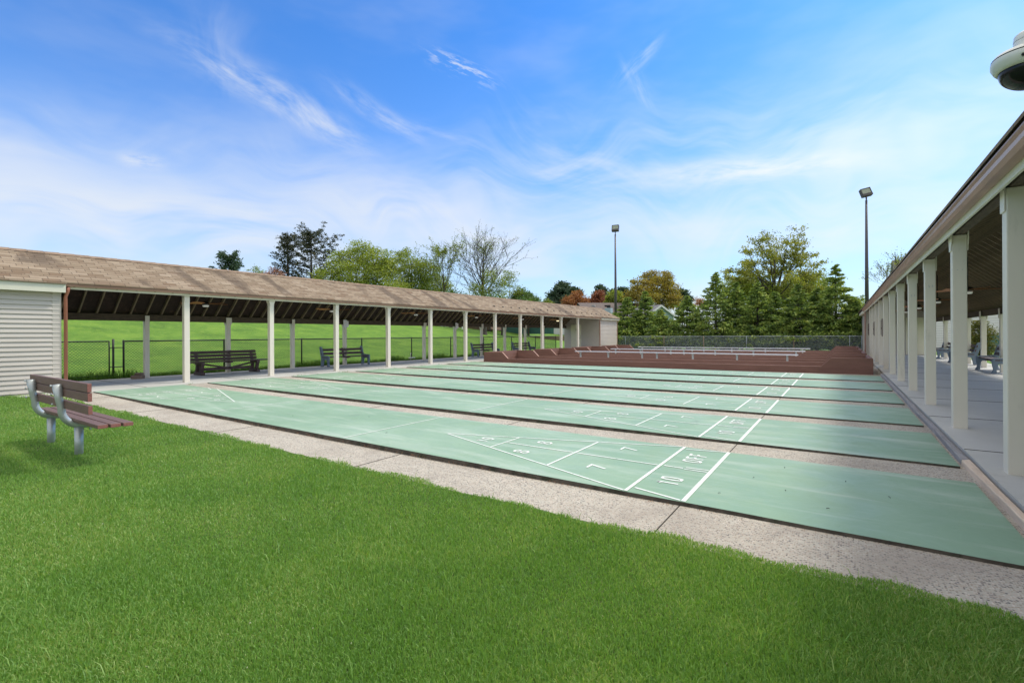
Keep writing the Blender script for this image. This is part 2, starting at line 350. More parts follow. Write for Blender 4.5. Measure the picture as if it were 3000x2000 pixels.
def concrete_mat():
    m, nt, b = newmat('broomed_concrete'); g = mk(nt, 'ShaderNodeNewGeometry'); v = g.outputs['Position']
    n1 = NOISE(nt, v, .7, 5, .6); n2 = NOISE(nt, v, 7, 6, .7); n3 = NOISE(nt, v, 90, 3, .7)
    c = RAMP(nt, n1, [(.3, (.44, .435, .395)), (.7, (.55, .54, .495))])
    c = MIXC(nt, MR(nt, n2, .55, .75, 0, .3), c, (.27, .255, .235, 1)); c = MIXC(nt, MR(nt, n3, .6, .72, 0, .35), c, (.22, .21, .19, 1))
    lk(nt, c, b.inputs['Base Color']); b.inputs['Roughness'].default_value = .85
    bp = mk(nt, 'ShaderNodeBump'); lk(nt, n3, bp.inputs['Height']); bp.inputs['Strength'].default_value = .25; bp.inputs['Distance'].default_value = .004
    lk(nt, bp.outputs[0], b.inputs['Normal']); return m
CONC = concrete_mat()
EDGE = simple('slab_side', (.075, .062, .048), .95, .5, 9, .8, 60, dirt=((.02, .03, .012), 5, .5, .8))
SOIL = simple('dark_soil', (.028, .024, .018), .95, .4, 14, .6, 40)
def grass_mat(name, dark, mid, light, yell, s=1.):
    m, nt, b = newmat(name); g = mk(nt, 'ShaderNodeNewGeometry'); v = g.outputs['Position']
    n1 = NOISE(nt, v, .55 * s, 5, .6, .5); n2 = NOISE(nt, v, 3.1 * s, 4, .6, .4); n3 = NOISE(nt, v, 40, 4, .7)
    c = RAMP(nt, n1, [(.28, dark), (.5, mid), (.72, light)])
    c = MIXC(nt, MR(nt, n2, .5, .78, 0, .6), c, (*yell, 1)); c = MIXC(nt, MR(nt, n3, .35, .7, 0, .5), c, (*dark, 1))
    lk(nt, c, b.inputs['Base Color']); b.inputs['Roughness'].default_value = .8; b.inputs['Specular IOR Level'].default_value = .15
    bp = mk(nt, 'ShaderNodeBump'); lk(nt, n3, bp.inputs['Height']); bp.inputs['Strength'].default_value = .6; bp.inputs['Distance'].default_value = .05
    lk(nt, bp.outputs[0], b.inputs['Normal']); return m
LAWN = grass_mat('lawn_turf', (.06, .10, .025), (.09, .15, .035), (.13, .19, .05), (.19, .20, .08))
HILLG = grass_mat('hill_turf', (.070, .150, .020), (.125, .240, .030), (.19, .315, .042), (.29, .37, .07), 1.4)
def leaf_mat(name, cols, trans=.35, scale=.8, rough=.55, mixn=.45):
    m, nt, b = newmat(name); nt.nodes.remove(b); a = mk(nt, 'ShaderNodeAttribute', attribute_name='tone'); g = mk(nt, 'ShaderNodeNewGeometry')
    n = NOISE(nt, g.outputs['Position'], scale, 4, .6)
    f = M_(nt, 'ADD', M_(nt, 'MULTIPLY', a.outputs['Fac'], 1 - mixn), M_(nt, 'MULTIPLY', MR(nt, n, .3, .7), mixn))
    k = len(cols) - 1
    c = RAMP(nt, f, [(.1 + .8 * i / k, cc) for i, cc in enumerate(cols)])
    d = mk(nt, 'ShaderNodeBsdfDiffuse'); lk(nt, c, d.inputs[0]); tr = mk(nt, 'ShaderNodeBsdfTranslucent')
    lk(nt, MIXC(nt, 1.0, c, (1.35, 1.25, .6, 1), 'MULTIPLY'), tr.inputs[0])
    ms = mk(nt, 'ShaderNodeMixShader'); ms.inputs[0].default_value = trans; lk(nt, d.outputs[0], ms.inputs[1]); lk(nt, tr.outputs[0], ms.inputs[2])
    gl = mk(nt, 'ShaderNodeBsdfGlossy'); gl.inputs['Roughness'].default_value = rough; gl.inputs[0].default_value = (1, 1, 1, 1)
    m2 = mk(nt, 'ShaderNodeMixShader'); m2.inputs[0].default_value = .03; lk(nt, ms.outputs[0], m2.inputs[1]); lk(nt, gl.outputs[0], m2.inputs[2])
    lk(nt, m2.outputs[0], nt.nodes['Material Output'].inputs[0]); return m
BLADE = leaf_mat('grass_blade', [(.115, .255, .048), (.165, .34, .058), (.225, .41, .082), (.38, .48, .16)], .42, .9, mixn=.28)
WEED = leaf_mat('tall_grass', [(.06, .14, .015), (.12, .25, .025), (.20, .34, .05)], .35, 2)
BARK = simple('bark', (.060, .050, .042), .9, .3, 5, .6, 20)
# ------------------------------------------------------------------ ground
def sm(a, b, x):
    t = np.clip((x - a) / (b - a), 0, 1); return t * t * (3 - 2 * t)
def hill(x, y):
    x = np.asarray(x, float); y = np.asarray(y, float)
    A = 4.3 - 2.0 * sm(10, 48, y) - 0.9 * sm(48, 80, y) - .35 * sm(80, 140, y)
    h = sm(18.0, 46, -x) * A + .28 * sm(17.9, 20.5, -x) * (1 - sm(26, 46, y) * .6)
    h += sm(55, 160, np.hypot(x + 10, y)) * .25
    h = h + .10 * np.sin(x * .31 + y * .17) * sm(20, 30, -x)
    return h - .055
def grid(xs, ys, zf):
    X, Y = np.meshgrid(xs, ys); Z = zf(X, Y); n = len(xs)
    vs = np.stack([X.ravel(), Y.ravel(), Z.ravel()], 1)
    fs = [(j * n + i, j * n + i + 1, (j + 1) * n + i + 1, (j + 1) * n + i) for j in range(len(ys) - 1) for i in range(n - 1)]
    return vs, fs
xs = np.concatenate([np.linspace(-900, -140, 8), np.linspace(-120, -18, 60), np.linspace(-16, 30, 12), np.linspace(40, 900, 10)])
ys = np.concatenate([np.linspace(-600, -60, 6), np.linspace(-40, 160, 70), np.linspace(190, 1200, 10)])
gm = MB(); v, f = grid(xs, ys, hill); gm.add([tuple(p) for p in v], f)
o = gm.build('ground', HILLG, smooth=True); structure(o)
# front lawn sheet 4 mm above the ground
lm = MB(); LX0, LX1 = -22.0, 14.0
edge_x = np.linspace(LX0, LX1, 220)
def edge_y(x): return -.64 + .035 * mnoise.noise(Vector((x * 1.3, 0, 0))) + .02 * mnoise.noise(Vector((x * 7, 3, 0)))
vv = [];
for x in edge_x: vv += [(x, -30, -.045 + .022 * float(sm(-3.5, 1.9, x)) + .02 * float(1 - sm(-13.4, -9.5, x))), (x, edge_y(x) - .02, -.045 + .022 * float(sm(-3.5, 1.9, x)) + .02 * float(1 - sm(-13.4, -9.5, x)))]
lm.add(vv, [(2 * i, 2 * i + 2, 2 * i + 3, 2 * i + 1) for i in range(len(edge_x) - 1)])
structure(lm.build('lawn', LAWN))
def lz(x): return -.047 + .022 * sm(-3.5, 1.9, x) + .02 * (1 - sm(-13.4, -9.5, x))
# ------------------------------------------------------------------ paving
def apz(x): return float(-.050 + .030 * sm(-3.5, 1.9, x) + .028 * (1 - sm(-13.4, -9.5, x)))
pv = MB(); axs = np.linspace(-13.55, 2.038, 60); vv = []
for x in axs: vv += [(x, -.70, apz(x)), (x, 35.9, apz(x))]
pv.add(vv, [(2 * i, 2 * i + 2, 2 * i + 3, 2 * i + 1) for i in range(len(axs) - 1)]); pv.box(-13.55, 2.038, 35.9, 35.95, -.12, -.06); structure(pv.build('concrete_apron', AGG))
jt = MB()
for x in (-12.1, -9.15, -6.1, -3.05, -.02):
    for k in range(-1, 6):
        y0 = -.7 if k < 0 else k * 2.438 + 1.83; y1 = -.004 if k < 0 else (k + 1) * 2.438
        jt.box(x - .004, x + .004, y0, y1, apz(x) - .01, apz(x) + .003)
structure(jt.build('apron_joints', SOIL))
lp = MB(); lp.box(-17.35, -13.55, -1.2, 30.17, -.12, -.015); lpo = lp.build('left_walkway', CONC); structure(lpo)
lj = MB()
for k in range(-1, 13): lj.box(-17.3, -13.56, 1.1 + k * 2.438 - .006, 1.1 + k * 2.438 + .006, -.015, -.011)
structure(lj.build('left_walkway_joints', SOIL))
rp = MB(); rp.box(2.04, 5.75, -8, 30.4, -.12, .056); structure(rp.build('right_walkway', CONC))
rj = MB()
for k in range(-3, 13): rj.box(2.045, 5.75, .62 + k * 2.438 - .006, .62 + k * 2.438 + .006, .056, .060)
structure(rj.build('right_walkway_joints', SOIL))
# timber kerb along the right walkway
kerbs = [(-3.2, 2.62, KERBN, 'new pale timber kerb along the right walkway beside the nearest green court'),
         (2.64, 6.6, KERBO, 'weathered grey timber kerb beside the second and third green courts'),
         (6.62, 10.6, KERBO, 'weathered grey timber kerb beside the fourth and fifth green courts'),
         (10.62, 14.6, KERBO, 'farthest weathered grey timber kerb ending at the red brown bowling lane box')]
for y0, y1, m, lab in kerbs:
    b_ = MB(); n = 12
    ys_ = np.linspace(y0, y1, n)
    for i in range(n - 1):
        pass
    pl = []
    for i, yy in enumerate(ys_):
        dx = .008 * math.sin(yy * 1.7); pl += [(1.960 + dx, yy, -.05), (2.020, yy, -.03), (2.020, yy, .038 + .004 * math.sin(yy * 3)), (1.966 + dx, yy, .032 + .004 * math.sin(yy * 2.1))]
    fs = [(4 * i + a, 4 * i + (a + 1) % 4, 4 * i + 4 + (a + 1) % 4, 4 * i + 4 + a) for i in range(n - 1) for a in range(4)] + [(0, 1, 2, 3), (4 * n - 4, 4 * n - 3, 4 * n - 2, 4 * n - 1)]
    b_.add(pl, fs); o = b_.build('timber_kerb', m, bevel=.006); tag(o, lab, 'kerb', 'timber kerbs along the right walkway')
# ------------------------------------------------------------------ courts
FT = .3048
GLY = {'0': [[(.1, .25), (.1, .75), (.25, .97), (.75, .97), (.9, .75), (.9, .25), (.75, .03), (.25, .03), (.1, .25)]],
       'O': [[(.1, .25), (.1, .75), (.25, .97), (.75, .97), (.9, .75), (.9, .25), (.75, .03), (.25, .03), (.1, .25)]],
       '1': [[(.5, 0), (.5, 1)], [(.5, 1), (.2, .8)]], '7': [[(.05, .97), (.95, .97), (.42, 0)]],
       'F': [[(.12, 0), (.12, .97), (.9, .97)], [(.12, .52), (.75, .52)]],
       '8': [[(.5, .53), (.2, .65), (.15, .85), (.35, .98), (.65, .98), (.85, .85), (.8, .65), (.5, .53), (.15, .38), (.1, .15), (.3, .02), (.7, .02), (.9, .15), (.85, .38), (.5, .53)]],
       '4': [[(.75, 0), (.75, 1), (.1, .3), (.95, .3)]], '3': [[(.1, .95), (.85, .95), (.45, .58), (.85, .4), (.85, .12), (.5, .02), (.1, .12)]]}
def stroke(mb, pts, wd, tf, closed=False):
    """flat ribbon along pts in the plane, tf maps (x, y) to a world point; mitred joints"""
    n = len(pts); closed = pts[0] == pts[-1]
    P = [Vector((p[0], p[1])) for p in pts]
    if closed: P = P[:-1]; n = len(P)
    L = []; Rr = []
    for i in range(n):
        a = P[i - 1] if (i > 0 or closed) else None; b = P[(i + 1) % n] if (i < n - 1 or closed) else None
        d1 = (P[i] - a).normalized() if a is not None else None; d2 = (b - P[i]).normalized() if b is not None else None
        if d1 is None: d1 = d2
        if d2 is None: d2 = d1
        t = (d1 + d2); t = t.normalized() if t.length > 1e-3 else d1
        nn = Vector((-t.y, t.x)); k = wd / 2 / max(.45, nn.dot(Vector((-d1.y, d1.x))))
        L.append(P[i] + nn * k); Rr.append(P[i] - nn * k)
    vs = [tf(p) for p in L] + [tf(p) for p in Rr]
    rng_ = range(n if closed else n - 1)
    mb.add(vs, [(i, (i + 1) % n, n + (i + 1) % n, n + i) for i in rng_])
def text(mb, s, x0, y0, h, wch, gap, wd, tf):
    """x along reading direction, y up"""
    for ch in s:
        for pl in GLY[ch]:
            stroke(mb, [(x0 + p[0] * wch, y0 + p[1] * h) for p in pl], wd, tf)
        x0 += wch + gap
def target(mb, tf):
    """u from baseline (negative into the court), v across, in feet; tf takes metres"""
    T = lambda p: tf(p[0] * FT, p[1] * FT)
    def ln(u0, v0, u1, v1, wd): stroke(mb, [(u0, v0), (u1, v1)], wd / FT, T)
    ln(0, .03, 0, 5.97, .034); ln(-1.5, .03, -1.5, 5.97, .028)
    ln(-10.5, 3, -1.56, .05, .019); ln(-10.45, 3.04, -1.56, 5.95, .019)
    ln(-7.5, 2.03, -7.5, 3.97, .018); ln(-4.5, 1.03, -4.5, 4.97, .021)
    ln(-7.44, 3, -4.57, 3, .020); ln(-4.43, 3, -1.57, 3, .020)
    ln(-1.38, .42, -.08, .07, .022); ln(-1.38, 5.62, -.08, 5.93, .020)
    ln(-1.38, 3.05, -.8, 3.05, .022); ln(-.74, 3.17, -.08, 3.22, .018); ln(-.74, 2.97, -.08, 2.99, .018)
    # letters: reading direction +v, up -u
    def tx(s, vc, u_top, u_bot, wch, gap):
        h = u_bot - u_top; tot = len(s) * wch + (len(s) - 1) * gap
        text(mb, s, vc - tot / 2, 0, h, wch, gap, .024 / FT, lambda p: tf((u_bot - p[1]) * FT, p[0] * FT))
    tx('10', 1.55, -1.05, -.48, .28, .14); tx('OFF', 4.5, -1.05, -.5, .30, .14)
    tx('7', 1.7, -3.35, -2.78, .42, 0); tx('7', 4.5, -3.35, -2.78, .42, 0)
    tx('8', 2.1, -6.45, -5.9, .36, 0); tx('8', 3.75, -6.45, -5.9, .36, 0); tx('10', 2.95, -8.7, -8.2, .26, .12)
names = ['nearest green shuffleboard court beside the lawn', 'second green shuffleboard court counting from the lawn', 'third green shuffleboard court from the lawn, middle of the six',
         'fourth green shuffleboard court from the lawn with a grey stained patch', 'fifth green shuffleboard court, one before the last', 'farthest green shuffleboard court in front of the red brown bowling lane wall']
CX0, CX1 = -13.35, 1.92
for k in range(6):
    y0 = k * 2.438
    root = empty('shuffleboard_court', ((CX0 + CX1) / 2, y0 + .915, -.03), names[k], 'shuffleboard court', 'green shuffleboard courts side by side')
    s_ = MB(); n = 60; X = np.linspace(CX0, CX1, n)
    top = []; 
    for i, x in enumerate(X):
        e0 = .008 * mnoise.noise(Vector((x * 1.7, k * 9., 0))); e1 = .008 * mnoise.noise(Vector((x * 1.7, k * 9. + 4, 0)))
        top += [(x, y0 + e0, 0), (x, y0 + 1.83 + e1, 0)]
    s_.add(top, [(2 * i, 2 * i + 2, 2 * i + 3, 2 * i + 1) for i in range(n - 1)])
    s_.build('playing_surface', COURT, root)
    e_ = MB(); vs = []
    for i in range(n):
        a = top[2 * i]; b = top[2 * i + 1]
        vs += [(a[0], a[1] - .002, -.002), (a[0], a[1] - .012 - .006 * abs(mnoise.noise(Vector((a[0] * 9, k, 2)))), -.055), (b[0], b[1] + .002, -.002), (b[0], b[1] + .006, -.055)]
    fs = []
    for i in range(n - 1): fs += [(4 * i, 4 * i + 4, 4 * i + 5, 4 * i + 1), (4 * i + 2, 4 * i + 3, 4 * i + 7, 4 * i + 6), (4 * i, 4 * i + 2, 4 * i + 6, 4 * i + 4)]
    fs += [(0, 1, 3, 2), (4 * n - 4, 4 * n - 3, 4 * n - 1, 4 * n - 2)]
    e_.add(vs, fs); e_.build('slab_edge', EDGE, root)
    l_ = MB(); target(l_, lambda u, v, y0=y0: (u, y0 + v, .004)); l_.build('target_markings', LINE, root)
    XB = -39 * FT
    l_ = MB(); target(l_, lambda u, v, y0=y0: (XB - u, y0 + 1.83 - v, .004)); l_.build('target_markings', LINE, root)
    for u in (-13.5, -25.5):
        l_ = MB(); stroke(l_, [(u * FT, y0 + .01), (u * FT, y0 + 1.82)], .019, lambda p: (p[0], p[1], .004)); l_.build('dead_line', LINE, root)
# ------------------------------------------------------------------ pavilions
def siding(mb, p0, p1, z0, z1, out, pitch=.105, lap=.028):
    """lapped boards between plan points p0 and p1, facing the unit vector out"""
    p0, p1, out = Vector(p0), Vector(p1), Vector(out); z = z0; vs = []; 
    while z < z1 - 1e-4:
        zt = min(z + pitch, z1); a, b = p0 + out * lap, p1 + out * lap
        mb.add([(a.x, a.y, z), (b.x, b.y, z), (p1.x, p1.y, zt), (p0.x, p0.y, zt), (p0.x, p0.y, z), (p1.x, p1.y, z)], [(0, 1, 2, 3), (4, 5, 1, 0), (0, 3, 4), (1, 5, 2)])
        z = zt
def pavilion(side, z0, label, shed_far, far_len):
    sg = -1 if side == 'L' else 1; X0 = -14.15 if side == 'L' else 2.165
    X = lambda u: X0 + sg * u
    root = empty('pavilion', (X(1.5), 15, z0), label, 'pavilion', 'open pavilions either side of the courts')
    YC0 = 2.19 if side == 'L' else 2.06
    YN, YE = (-7.0 if side == 'L' else -2.6, shed_far + far_len + .15)
    T = 2.45 + z0          # column top / beam bottom
    S = lambda: MB()
    # roof planes
    ez, rz_, bz = 2.60 + z0, 3.45 + z0, 1.97 + z0; eu, ru, bu = -.22, 1.42, 3.10
    if side == 'L': ez, rz_, bz = 2.555, 3.415, 1.94
    me = bpy.data.meshes.new('roof'); th = .035
    def roofmesh():
        vs = []; fs = []; uvs = []
        def plane(u0, za, u1, zb, Y0, Y1, dz=0, flat=False):
            n = len(vs); vs.extend([(X(u0), Y0, za + dz), (X(u0), Y1, za + dz), (X(u1), Y1, zb + dz), (X(u1), Y0, zb + dz)])
            L = math.hypot(u1 - u0, zb - za); fs.append((n, n + 1, n + 2, n + 3)); uvs.extend([(Y0, 0), (Y1, 0), (Y1, L), (Y0, L)])
        plane(eu, ez, ru, rz_, YN, YE); plane(bu, bz, ru, rz_, YN, YE)
        plane(eu, ez, eu, ez - .03, YN, YE); plane(bu, bz, bu, bz - .03, YN, YE)
        n = len(vs)
        for Yv in (YN, YE):
            n = len(vs); vs.extend([(X(eu), Yv, ez), (X(ru), Yv, rz_), (X(ru), Yv, rz_ - .035), (X(eu), Yv, ez - .03), (X(bu), Yv, bz), (X(bu), Yv, bz - .03)])
            fs.append((n, n + 1, n + 2, n + 3)); fs.append((n + 1, n + 4, n + 5, n + 2)); uvs.extend([(0, 0)] * 8)
        return vs, fs, uvs
    vs, fs, uvs = roofmesh(); org = root.location
    me.from_pydata([(a[0] - org.x, a[1] - org.y, a[2] - org.z) for a in vs], [], fs)
    ul = me.uv_layers.new(name='UVMap'); ul.data.foreach_set('uv', [c for p in uvs for c in p]); me.materials.append(SHINGLE)
    ro = bpy.data.objects.new('roof', me); COL.objects.link(ro); ro.parent = root; KIDS.setdefault(root, []).append(ro)
    # overlapping starter course at the eave and ridge caps, real thickness
    cap = MB(); y = YN
    while y < YE - .05:
        y1 = min(y + .30, YE); 
        for (ua, za, ub, zb) in ((ru - .13, rz_ - .13 * (rz_ - ez) / (ru - eu), ru, rz_), (ru, rz_, ru + .12, rz_ - .12 * (rz_ - bz) / (bu - ru))):
            cap.add([(X(ua), y + .008, za + .010), (X(ub), y + .008, zb + .014), (X(ub), y1, zb + .022), (X(ua), y1, za + .018)], [(0, 1, 2, 3)])
        y = y1
    cap.build('ridge_cap', ROOFRIDGE, ro)
    # boards under the roof
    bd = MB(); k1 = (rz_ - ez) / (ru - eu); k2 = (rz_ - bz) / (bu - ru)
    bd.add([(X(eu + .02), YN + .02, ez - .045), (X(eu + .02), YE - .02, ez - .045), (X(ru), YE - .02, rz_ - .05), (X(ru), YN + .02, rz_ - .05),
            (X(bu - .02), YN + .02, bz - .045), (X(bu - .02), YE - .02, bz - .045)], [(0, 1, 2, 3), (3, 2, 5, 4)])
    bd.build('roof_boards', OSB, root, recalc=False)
    # rafters
    y = YN + .3 if side == 'L' else -2.4; hh = .13; first = None
    zf = lambda u: ez + (u - eu) * k1 - .052
    zk = lambda u: bz + (bu - u) * k2 - .052
    while y < YE - .2:
        if first is None:
            poly = [(X(bu - .08), zk(bu - .08)), (X(ru), zk(ru)), (X(eu + .06), zf(eu + .06)), (X(eu + .06), zf(eu + .06) - .09), (X(ru), zk(ru) - hh * 1.2), (X(bu - .08), zk(bu - .08) - hh)]
            r1 = MB(); r1.prism(poly, 'y', y, y + .04); first = r1.build('rafter', RAFTER, root); y00 = y
        else:
            c = first.copy(); COL.objects.link(c); c.parent = root; c.location = (0, y - y00, 0); KIDS[root].append(c)
        y += .4064
    # beams
    fb = MB(); fb.box(X(.02), X(.12), YN + .1, YE - .3, T + .003, ez + k1 * .2 - .19); fb.build('front_beam', DARKWOOD, root, bevel=.005)
    bb = MB(); bb.box(X(2.84), X(2.93), YN + .1, YE - .3, 1.77 + z0, 1.975 + z0); bb.build('back_beam', DARKWOOD, root, bevel=.005)
    # fascia and gutter
    fbz = 2.40 if side == 'L' else 2.45
    fa = MB(); fa.box(X(-.085), X(-.06), -.38 if side == 'L' else YN, shed_far, fbz, ez - .05); fa.build('fascia', CREAM2, root, bevel=.003)
    gt = MB(); g0, g1 = (2.455, 2.54) if side == 'L' else (2.515, 2.615)
    prof = [(-.087, g0), (-.16, g0), (-.185, g0 + .03), (-.19, g0 + .06), (-.205, g1 - .015), (-.205, g1), (-.19, g1), (-.175, g0 + .05), (-.155, g0 + .012), (-.098, g0 + .012), (-.098, g1), (-.087, g1)]
    gt.prism([(X(a), b) for a, b in prof], 'y', -.38 if side == 'L' else YN, shed_far - .02); gt.build('gutter', BROWNM, root, bevel=.002)
    # columns
    for n in range(11):
        y = YC0 + n * 2.438; fl = n % 2 == 1; c = MB(); c.box(X(0), X(.14), y, y + .14, z0 - .02, T)
        c.build('column', CREAM, root, bevel=.008, seg=2)
        p = MB()
        for ux in (-.022, .142):
            a, b = y + .005, y + .135; e = .035 if fl else 0
            p.prism([(a, T - .20), (b, T - .20), (b, T - .14), (b + e, T - .06), (b + e, T + .10), (a - e, T + .10), (a - e, T - .06), (a, T - .14)], 'x', X(ux) if ux > 0 else X(ux + .008), X(ux + .012) if ux > 0 else X(ux + .02))
        p.build('column_bracket', CREAM, root, bevel=.003)
    tb = 1.77 + z0
    nb0 = 0
    for n in range(nb0, 11):
        y = YC0 + n * 2.438; fl = n % 2 == 1; c = MB(); c.box(X(2.81), X(2.95), y, y + .13, z0 - .02, tb - .003)
        c.build('column', CREAM, root, bevel=.006)
        p = MB()
        for ux in (2.786, 2.954):
            a, b = y + .005, y + .125; e = .035 if fl else 0
            p.prism([(a, tb - .12), (b, tb - .12), (b, tb - .10), (b + e, tb - .03), (b + e, tb + .17), (a - e, tb + .17), (a - e, tb - .03), (a, tb - .10)], 'x', X(ux), X(ux + .02))
        p.build('column_bracket', CREAM, root, bevel=.003)
    # small dark hook screws on a few columns
    if side == 'R':
        h = MB()
        for n in (1, 2, 3, 4):
            y = YC0 + n * 2.438; h.box(X(.045), X(.052), y - .004, y - .0005, 2.06, 2.067); h.box(X(.092), X(.099), y - .004, y - .0005, 2.06, 2.067)
            if n > 1: h.box(X(.050), X(.054), y - .014, y - .0005, 2.03, 2.055); h.box(X(.092), X(.096), y - .014, y - .0005, 2.03, 2.055)
        h.build('hook', FENCEG, root)
    # far enclosed room: wall towards the courts, wall towards the camera with its door
    Ya, Yb = shed_far, shed_far + far_len
    zb_, zt_ = z0 - .04, fbz - .02
    sd_ = MB(); siding(sd_, (X(.02), Ya + .05), (X(.02), Yb), zb_, zt_, (-sg, 0)); sd_.build('side_wall', SIDING, root, recalc=False)
    core = MB(); core.box(X(.03), X(2.95), Ya + .03, Yb - .02, zb_, zt_ - .30); core.prism([(X(.03), zt_ - .30), (X(2.95), zt_ - .30), (X(2.95), 1.95 + z0), (X(ru), rz_ - .20), (X(.03), ez - .02)], 'y', Ya + .03, Yb - .02)
    core.build('room_core', SIDING, root)
    fr = MB(); du0, du1 = (1.55, 2.42) if side == 'L' else (1.75, 2.62)
    def zr(u): return (ez + (u - eu) * k1 - .06) if u < ru else (bz + (bu - u) * k2 - .06)
    z = zb_
    while z < zr(ru):
        zt = z + .105
        ul_, uh_ = .06, 3.02
        if z > fbz - .05: ul_ = max(ul_, (z + .1 - ez) / k1 + eu)
        if zt > bz + .1: uh_ = min(uh_, bu - (zt - bz) / k2)
        segs = [(ul_, uh_)] if z > 2.02 + z0 else [(ul_, du0 - .002), (du1 + .002, uh_)]
        for a, b in segs:
            if b > a: siding(fr, (X(a), Ya), (X(b), Ya), z, min(zt, zr(ru)), (0, -1))
        z = zt
    fr.build('front_wall', SIDING, root, recalc=False)
    dm = MB(); dm.box(X(du0), X(du1), Ya - .02, Ya + .03, z0 + .01, 2.04 + z0); d_ = dm.build('door', DOORP, root, bevel=.006)
    kb = MB(); ku = du0 + .07 if side == 'L' else du1 - .07
    kb.lathe([(.0, -.075), (.022, -.07), (.03, -.05), (.012, -.035), (.012, 0)], 12, (X(ku), Ya - .02, 1.0 + z0), Matrix.Rotation(R(-90), 3, 'X'))
    kb.lathe([(.0, -.03), (.02, -.02), (.02, 0)], 10, (X(ku), Ya - .02, 1.15 + z0), Matrix.Rotation(R(-90), 3, 'X')); kb.build('handle', BLACK, d_)
    nm = MB(); digit = '4' if side == 'L' else '3'; uc = (du0 + du1) / 2; xc = X(uc)
    text(nm, digit, -.035, 0, .10, .07, 0, .016, lambda p: (xc + p[0], Ya - .0225, 1.62 + z0 + p[1])); nm.build('door_number', BLACK, d_)
    tr = MB(); tr.box(X(-.005), X(.075), Ya - .03, Ya + .05, zb_, fbz + .05); tr.build('corner_board', SIDING, root)
    tr = MB(); tr.box(X(-.005), X(.075), Yb - .06, Yb + .01, zb_, zt_ + .03); tr.build('corner_board', SIDING, root)
    ds = MB(); ds.bar((X(-.05), Ya - .06, zb_), (X(-.05), Ya - .06, fbz + .06), .07, .055, (0, 1, 0)); ds.build('downspout', BROWNM, root, bevel=.006)
    ds = MB(); ds.tube([(X(-.13), Yb + .08, fbz + .08), (X(-.12), Yb + .08, fbz - .05), (X(.02), Yb + .12, fbz - .18), (X(.02), Yb + .12, zb_)], .035, 8); ds.build('downspout', BROWNM, root, smooth=True)
    # eave box of the closed room
    sf = MB(); sf.box(X(-.16), X(-.02), shed_far + .0, Yb + .12, fbz - .03, fbz + .10); sf.build('eave_trim', CREAM2, root, bevel=.004)
    rk = MB(); rk.bar((X(eu + .02), YE - .02, ez - .09), (X(ru), YE - .02, rz_ - .10), .03, .12); rk.build('rake_board', CREAM2, root)
    # gable end wall beyond
    # near enclosed room
    if side == 'L':
        yb = -.40; zb2 = -.09
        nw = MB(); siding(nw, (X(.0), -7), (X(.0), yb), zb2, 2.31, (1, 0)); nw.build('side_wall', SIDING, root, recalc=False)
        nc = MB(); nc.box(X(.03), X(2.9), -6.95, yb - .02, zb2, 1.9); nc.build('room_core', SIDING, root)
        nf = MB(); siding(nf, (X(.05), yb), (X(2.95), yb), zb2, 1.95, (0, 1)); siding(nf, (X(.05), yb), (X(2.5), yb), 1.95, 2.4, (0, 1)); nf.build('back_wall', SIDING, root, recalc=False)
        cb = MB(); cb.box(X(-.02), X(.07), yb - .14, yb + .02, zb2, 2.33); cb.build('corner_board', SIDING, root, bevel=.004)
        ff = MB(); ff.box(X(-.20), X(-.165), -7, yb + .06, 2.305, 2.50); ff.box(X(-.164), X(.0), -7, yb + .05, 2.315, 2.335); ff.build('fascia', CREAM2, root, bevel=.004, label='wide cream fascia board over the closed room')
        sh = MB(); sh.add([(X(-.24), -7, 2.505), (X(-.24), yb + .06, 2.505), (X(.10), yb + .06, 2.505 + .33 * .54 + .025), (X(.10), -7, 2.505 + .33 * .54 + .025)], [(0, 1, 2, 3)])
        me2 = bpy.data.meshes.new('roof_overhang'); vs2 = [(X(-.24), -7, 2.525), (X(-.24), yb + .07, 2.525), (X(.40), yb + .07, 2.905), (X(.40), -7, 2.905), (X(-.24), -7, 2.50), (X(-.24), yb + .07, 2.50), (X(.4), yb + .07, 2.87)]
        me2.from_pydata([(a[0] - org.x, a[1] - org.y, a[2] - org.z) for a in vs2], [], [(0, 1, 2, 3), (0, 4, 5, 1), (1, 5, 6, 2)])
        u2 = me2.uv_layers.new(name='UVMap'); q = [(-7, 0), (yb, 0), (yb, .74), (-7, .74)] + [(0, 0)] * 8; u2.data.foreach_set('uv', [c for p_ in q[:12] for c in p_]); me2.materials.append(SHINGLE)
        oo = bpy.data.objects.new('roof_overhang', me2); COL.objects.link(oo); oo.parent = root
        dn = MB(); dn.tube([(X(-.15), yb + .12, 2.44), (X(-.12), yb + .11, 2.34), (X(-.04), yb + .09, 2.22), (X(-.04), yb + .09, 0.0)], .036, 8)
        dn.build('downspout', DOWNSP, root, smooth=True, label='copper red downspout at the corner of the closed room')
    else:
        yb = -.40
        nw = MB(); siding(nw, (X(.0), -2.5), (X(.0), yb), 0, 2.4, (-1, 0)); nw.build('side_wall', SIDING, root, recalc=False)
        nc = MB(); nc.box(X(.03), X(2.9), -2.45, yb - .02, 0, 1.9); nc.build('room_core', SIDING, root)
    # snow guards along the lower roof
    if side == 'L':
        y = 17.0
        while y < YE - .2:
            g = MB(); u = .18; zz = ez + (u - eu) * k1
            g.add([(X(u), y, zz), (X(u), y + .06, zz), (X(u + .02), y + .06, zz + .07), (X(u + .02), y, zz + .07), (X(u + .10), y, zz + .055), (X(u + .10), y + .06, zz + .055)],
                  [(0, 1, 2, 3), (3, 2, 5, 4), (0, 3, 4), (1, 5, 2)])
            g.build('snow_guard', BLACK, ro); y += .813
    return root
ROOFRIDGE = simple('ridge_shingles', (.235, .165, .115), .9, .3, 9, .2, 60)
